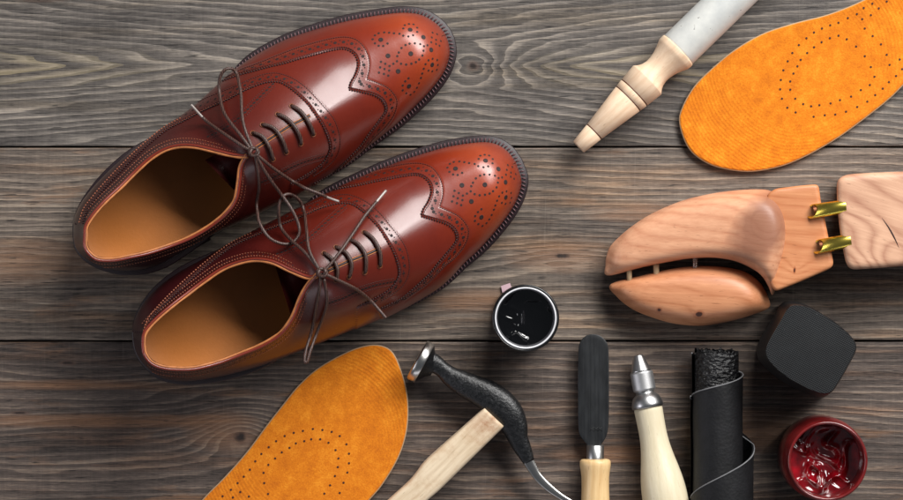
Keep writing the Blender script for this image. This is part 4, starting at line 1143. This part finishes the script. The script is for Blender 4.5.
hp_ = spline(np.array([(53, 13.8), (54, 14.2), (66, 13.9), (80, 13.8), (92, 14.8), (104, 16.8), (116, 19.3), (130, 21.6), (145, 22.6), (160, 22.2), (176, 19.5), (188, 14), (193, 6), (193.5, 1)]), 60)
MB().add(*lathe(o3, dd, [(a_ * k, b_ * k) for a_, b_ in hp_], 64)).build('handle', lime, aw)

# ------------------------------------------------------------------ leather roll
t = NT('black_hide')
g1 = t.voronoi(t.co, 520); g2 = t.noise(t.co, 160, 5, .6)
t.p(Base_Color=t.ramp(g2, [(.3, lin(9, 9, 11)), (.7, lin(19, 19, 22))]), Roughness=.6, Specular_IOR_Level=.35, Normal=t.bump(t.add(t.mul(g1, .5), g2), .4, .0005))
hide = t.m
t = NT('black_hide_grainy')
g1 = t.voronoi(t.mapping(t.co, (1, 1.8, 1), rot=(0, 0, .3)), 300); g2 = t.noise(t.co, 420, 5, .6)
t.p(Base_Color=lin(12, 12, 14), Roughness=.38, Specular_IOR_Level=.5, Normal=t.bump(t.add(g1, g2), .9, .0016))
hide2 = t.m
M['hide_edge'] = simple('raw_hide_edge', lin(112, 112, 114), .8)
rl = empty('leather_roll', tuple(W(722, 440)), 'rolled-up piece of black leather with slanting cut edges', 'leather')
def wrap(cx_, r_, fy, mat, name, zc_, thick=.0014, ragged=0.0, y1=620, flare=0.0, edge=True):
    NA, NL = 120, 60; rows = []; ed = []
    for j in range(NA + 1):
        a_ = -math.pi + 2 * math.pi * j / NA
        y0_ = fy(a_) + ragged * noise.noise(Vector((math.cos(a_) * 9, math.sin(a_) * 9, 1)))
        for i in range(NL + 1):
            y_ = y0_ + (y1 - y0_) * (i / NL) ** 1.4
            rr_ = r_ + flare * math.exp(-(y_ - y0_) / 9) * max(0, math.cos(a_)) + .5 * noise.noise(Vector((math.cos(a_) * 2, math.sin(a_) * 2, y_ * .03)))
            rr_ *= PX
            x_ = W(cx_, y_, zc_)
            rows.append((x_[0] + rr_ * math.cos(a_), x_[1], zc_ + rr_ * math.sin(a_) * .94))
        ed.append(rows[-(NL + 1)])
    rows = np.array(rows); c0 = W(cx_, 0, zc_)
    inner = rows.copy(); inner[:, 0] = rows[:, 0] - (rows[:, 0] - c0[0]) / (r_ * PX) * thick; inner[:, 2] = rows[:, 2] - (rows[:, 2] - zc_) / (r_ * PX) * thick
    n = len(rows); f = grid_faces(NA + 1, NL + 1); f2 = [tuple(x + n for x in q[::-1]) for q in f]
    rim = [(j * (NL + 1), (j + 1) * (NL + 1), (j + 1) * (NL + 1) + n, j * (NL + 1) + n) for j in range(NA)]
    w_ = obj(name, np.vstack((rows, inner)), f + f2 + rim, mat, rl)
    if edge:
        ed = np.array(ed); up_sel = ed[ed[:, 2] > zc_ - .004]
        MB().add(*tube(up_sel + (0, 0, .0001), .00040 + .0001 * np.random.rand(len(up_sel)), 6)).build('cut_edge', M['hide_edge'], w_)
ZR = 24 * PX
wrap(716.5, 21.8, lambda a_: 351 + .8 * a_, hide2, 'inner_turn', .0165, .0014, 3.0, edge=False)
MB().add(*lathe(W(716.5, 356, .0165), (0, -1, 0), [(0, 9 * PX), (.1, 9 * PX)], 30)).build('core_turn', hide2, rl)
wrap(717.3, 25.2, lambda a_: 374 + 21 * a_ / math.pi, hide, 'middle_turn', .0172)
wrap(722, 31.0, lambda a_: 447 + 51 * a_ / math.pi, hide, 'outer_turn', .0205, flare=.8)

# ------------------------------------------------------------------ black rubbing block
t = NT('dotted_rubber')
v1 = t.mapping(t.co, (1, 1, 1), rot=(0, 0, .5))
x, y, z = t.sep(v1)
dots = t.mul(t.math('ABSOLUTE', t.math('SINE', t.mul(x, 2600))), t.math('ABSOLUTE', t.math('SINE', t.mul(y, 2600))))
g = t.noise(t.co, 80, 4, .6)
dust = t.noise(t.co, 380, 2, .5)
c = t.ramp(g, [(.3, lin(11, 12, 14)), (.7, lin(18, 20, 22))])
c = t.mix(t.mul(dots, .2), c, lin(44, 47, 50)); c = t.mix(t.fr(dust, .76, .8), c, lin(110, 112, 116))
t.p(Base_Color=c, Roughness=.6, Specular_IOR_Level=.3, Normal=t.bump(dots, .4, .0004))
rubber = simple('smooth_black_rubber', lin(15, 15, 17), .45, bump=(200, .3, .0006))
bk = empty('rubbing_block', tuple(W(800, 350)), 'chunky black block with finely dotted face and rounded corners', 'block')
fp = [(791, 304.4), (803, 305), (814, 309), (834, 321.5), (849, 334), (856.5, 344), (856, 351), (848, 366), (840, 380), (833, 391), (828, 394.5), (820, 393.5), (810, 390), (790, 379.5), (776, 369), (767, 359), (764.5, 350), (769, 339), (780, 321), (787, 308)]
f2 = resample(np.vstack((np.array(fp), fp[:1])), 200, True)
for _ in range(10): f2 = .5 * f2 + .25 * (np.roll(f2, 1, 0) + np.roll(f2, -1, 0))
HB = .058
fc = f2.mean(0)
def bring(sc2, dx_, z): return np.array([W(a_, b_, z) for a_, b_ in fc + (f2 - fc) * sc2]) + (dx_, 0, 0)
rings = [bring(1.04, -.0040, .001), bring(1.06, -.0042, .003), bring(1.08, -.0036, .020), bring(1.03, -.0010, .045), bring(1.008, 0, HB - .003), bring(1.0, 0, HB - .0008), bring(.985, 0, HB)]
n = 200
obj('body', np.vstack(rings), grid_faces(7, n, True) + [tuple(range(n))[::-1]], rubber, bk)
fr = [bring(.985, 0, HB)] + [bring(.985 * q, 0, HB + .0006 * (1 - q)) for q in (.97, .9, .6, .3, .02)]
obj('dotted_face', np.vstack(fr) + (0, 0, .0002), grid_faces(6, n, True) + [tuple(5 * n + q for q in range(n))], t.m, bk)

# ------------------------------------------------------------------ camera and light
cam = bpy.data.cameras.new('camera'); co = bpy.data.objects.new('camera', cam); COL.objects.link(co)
co.location = (0, 0, H); cam.sensor_width = 36; cam.lens = 36 * H / (903 * PX); cam.clip_end = 50; cam.clip_start = .05
co.location = (0, 0, H)
sc.camera = co
wd = bpy.data.worlds.new('World'); sc.world = wd; wd.use_nodes = True
bg = wd.node_tree.nodes['Background']; bg.inputs[0].default_value = (.80, .88, 1, 1); bg.inputs[1].default_value = .09

def area(name, loc, target, size, power, color=(1, 1, 1), shape='RECTANGLE'):
    l = bpy.data.lights.new(name, 'AREA'); l.shape = shape; l.size, l.size_y = size; l.energy = power; l.color = color
    o = bpy.data.objects.new(name, l); COL.objects.link(o); o.location = loc
    o.rotation_euler = (Vector(target) - Vector(loc)).to_track_quat('-Z', 'Y').to_euler()
    return o
area('window_light', (.95, 1.65, 1.45), (0, 0, 0), (1.7, .95), 84, (1, .985, .96))
area('vamp_light', (.82, .56, .90), (-.05, .05, 0), (.55, .55), 6.5, (1, .98, .97))
area('side_light', (-1.6, -.2, .9), (-.1, 0, 0), (1.0, .7), 7, (.95, .93, 1))
area('low_light', (-.1, -1.35, .5), (0, 0, 0), (1.6, .35), 2.5, (.95, .93, 1))
sc.view_settings.view_transform = 'Standard'; sc.view_settings.look = 'None'
sc.view_settings.exposure = 0.1; sc.view_settings.gamma = 1
try:
    sc.cycles.max_bounces = 8; sc.cycles.use_denoising = True
except Exception: pass
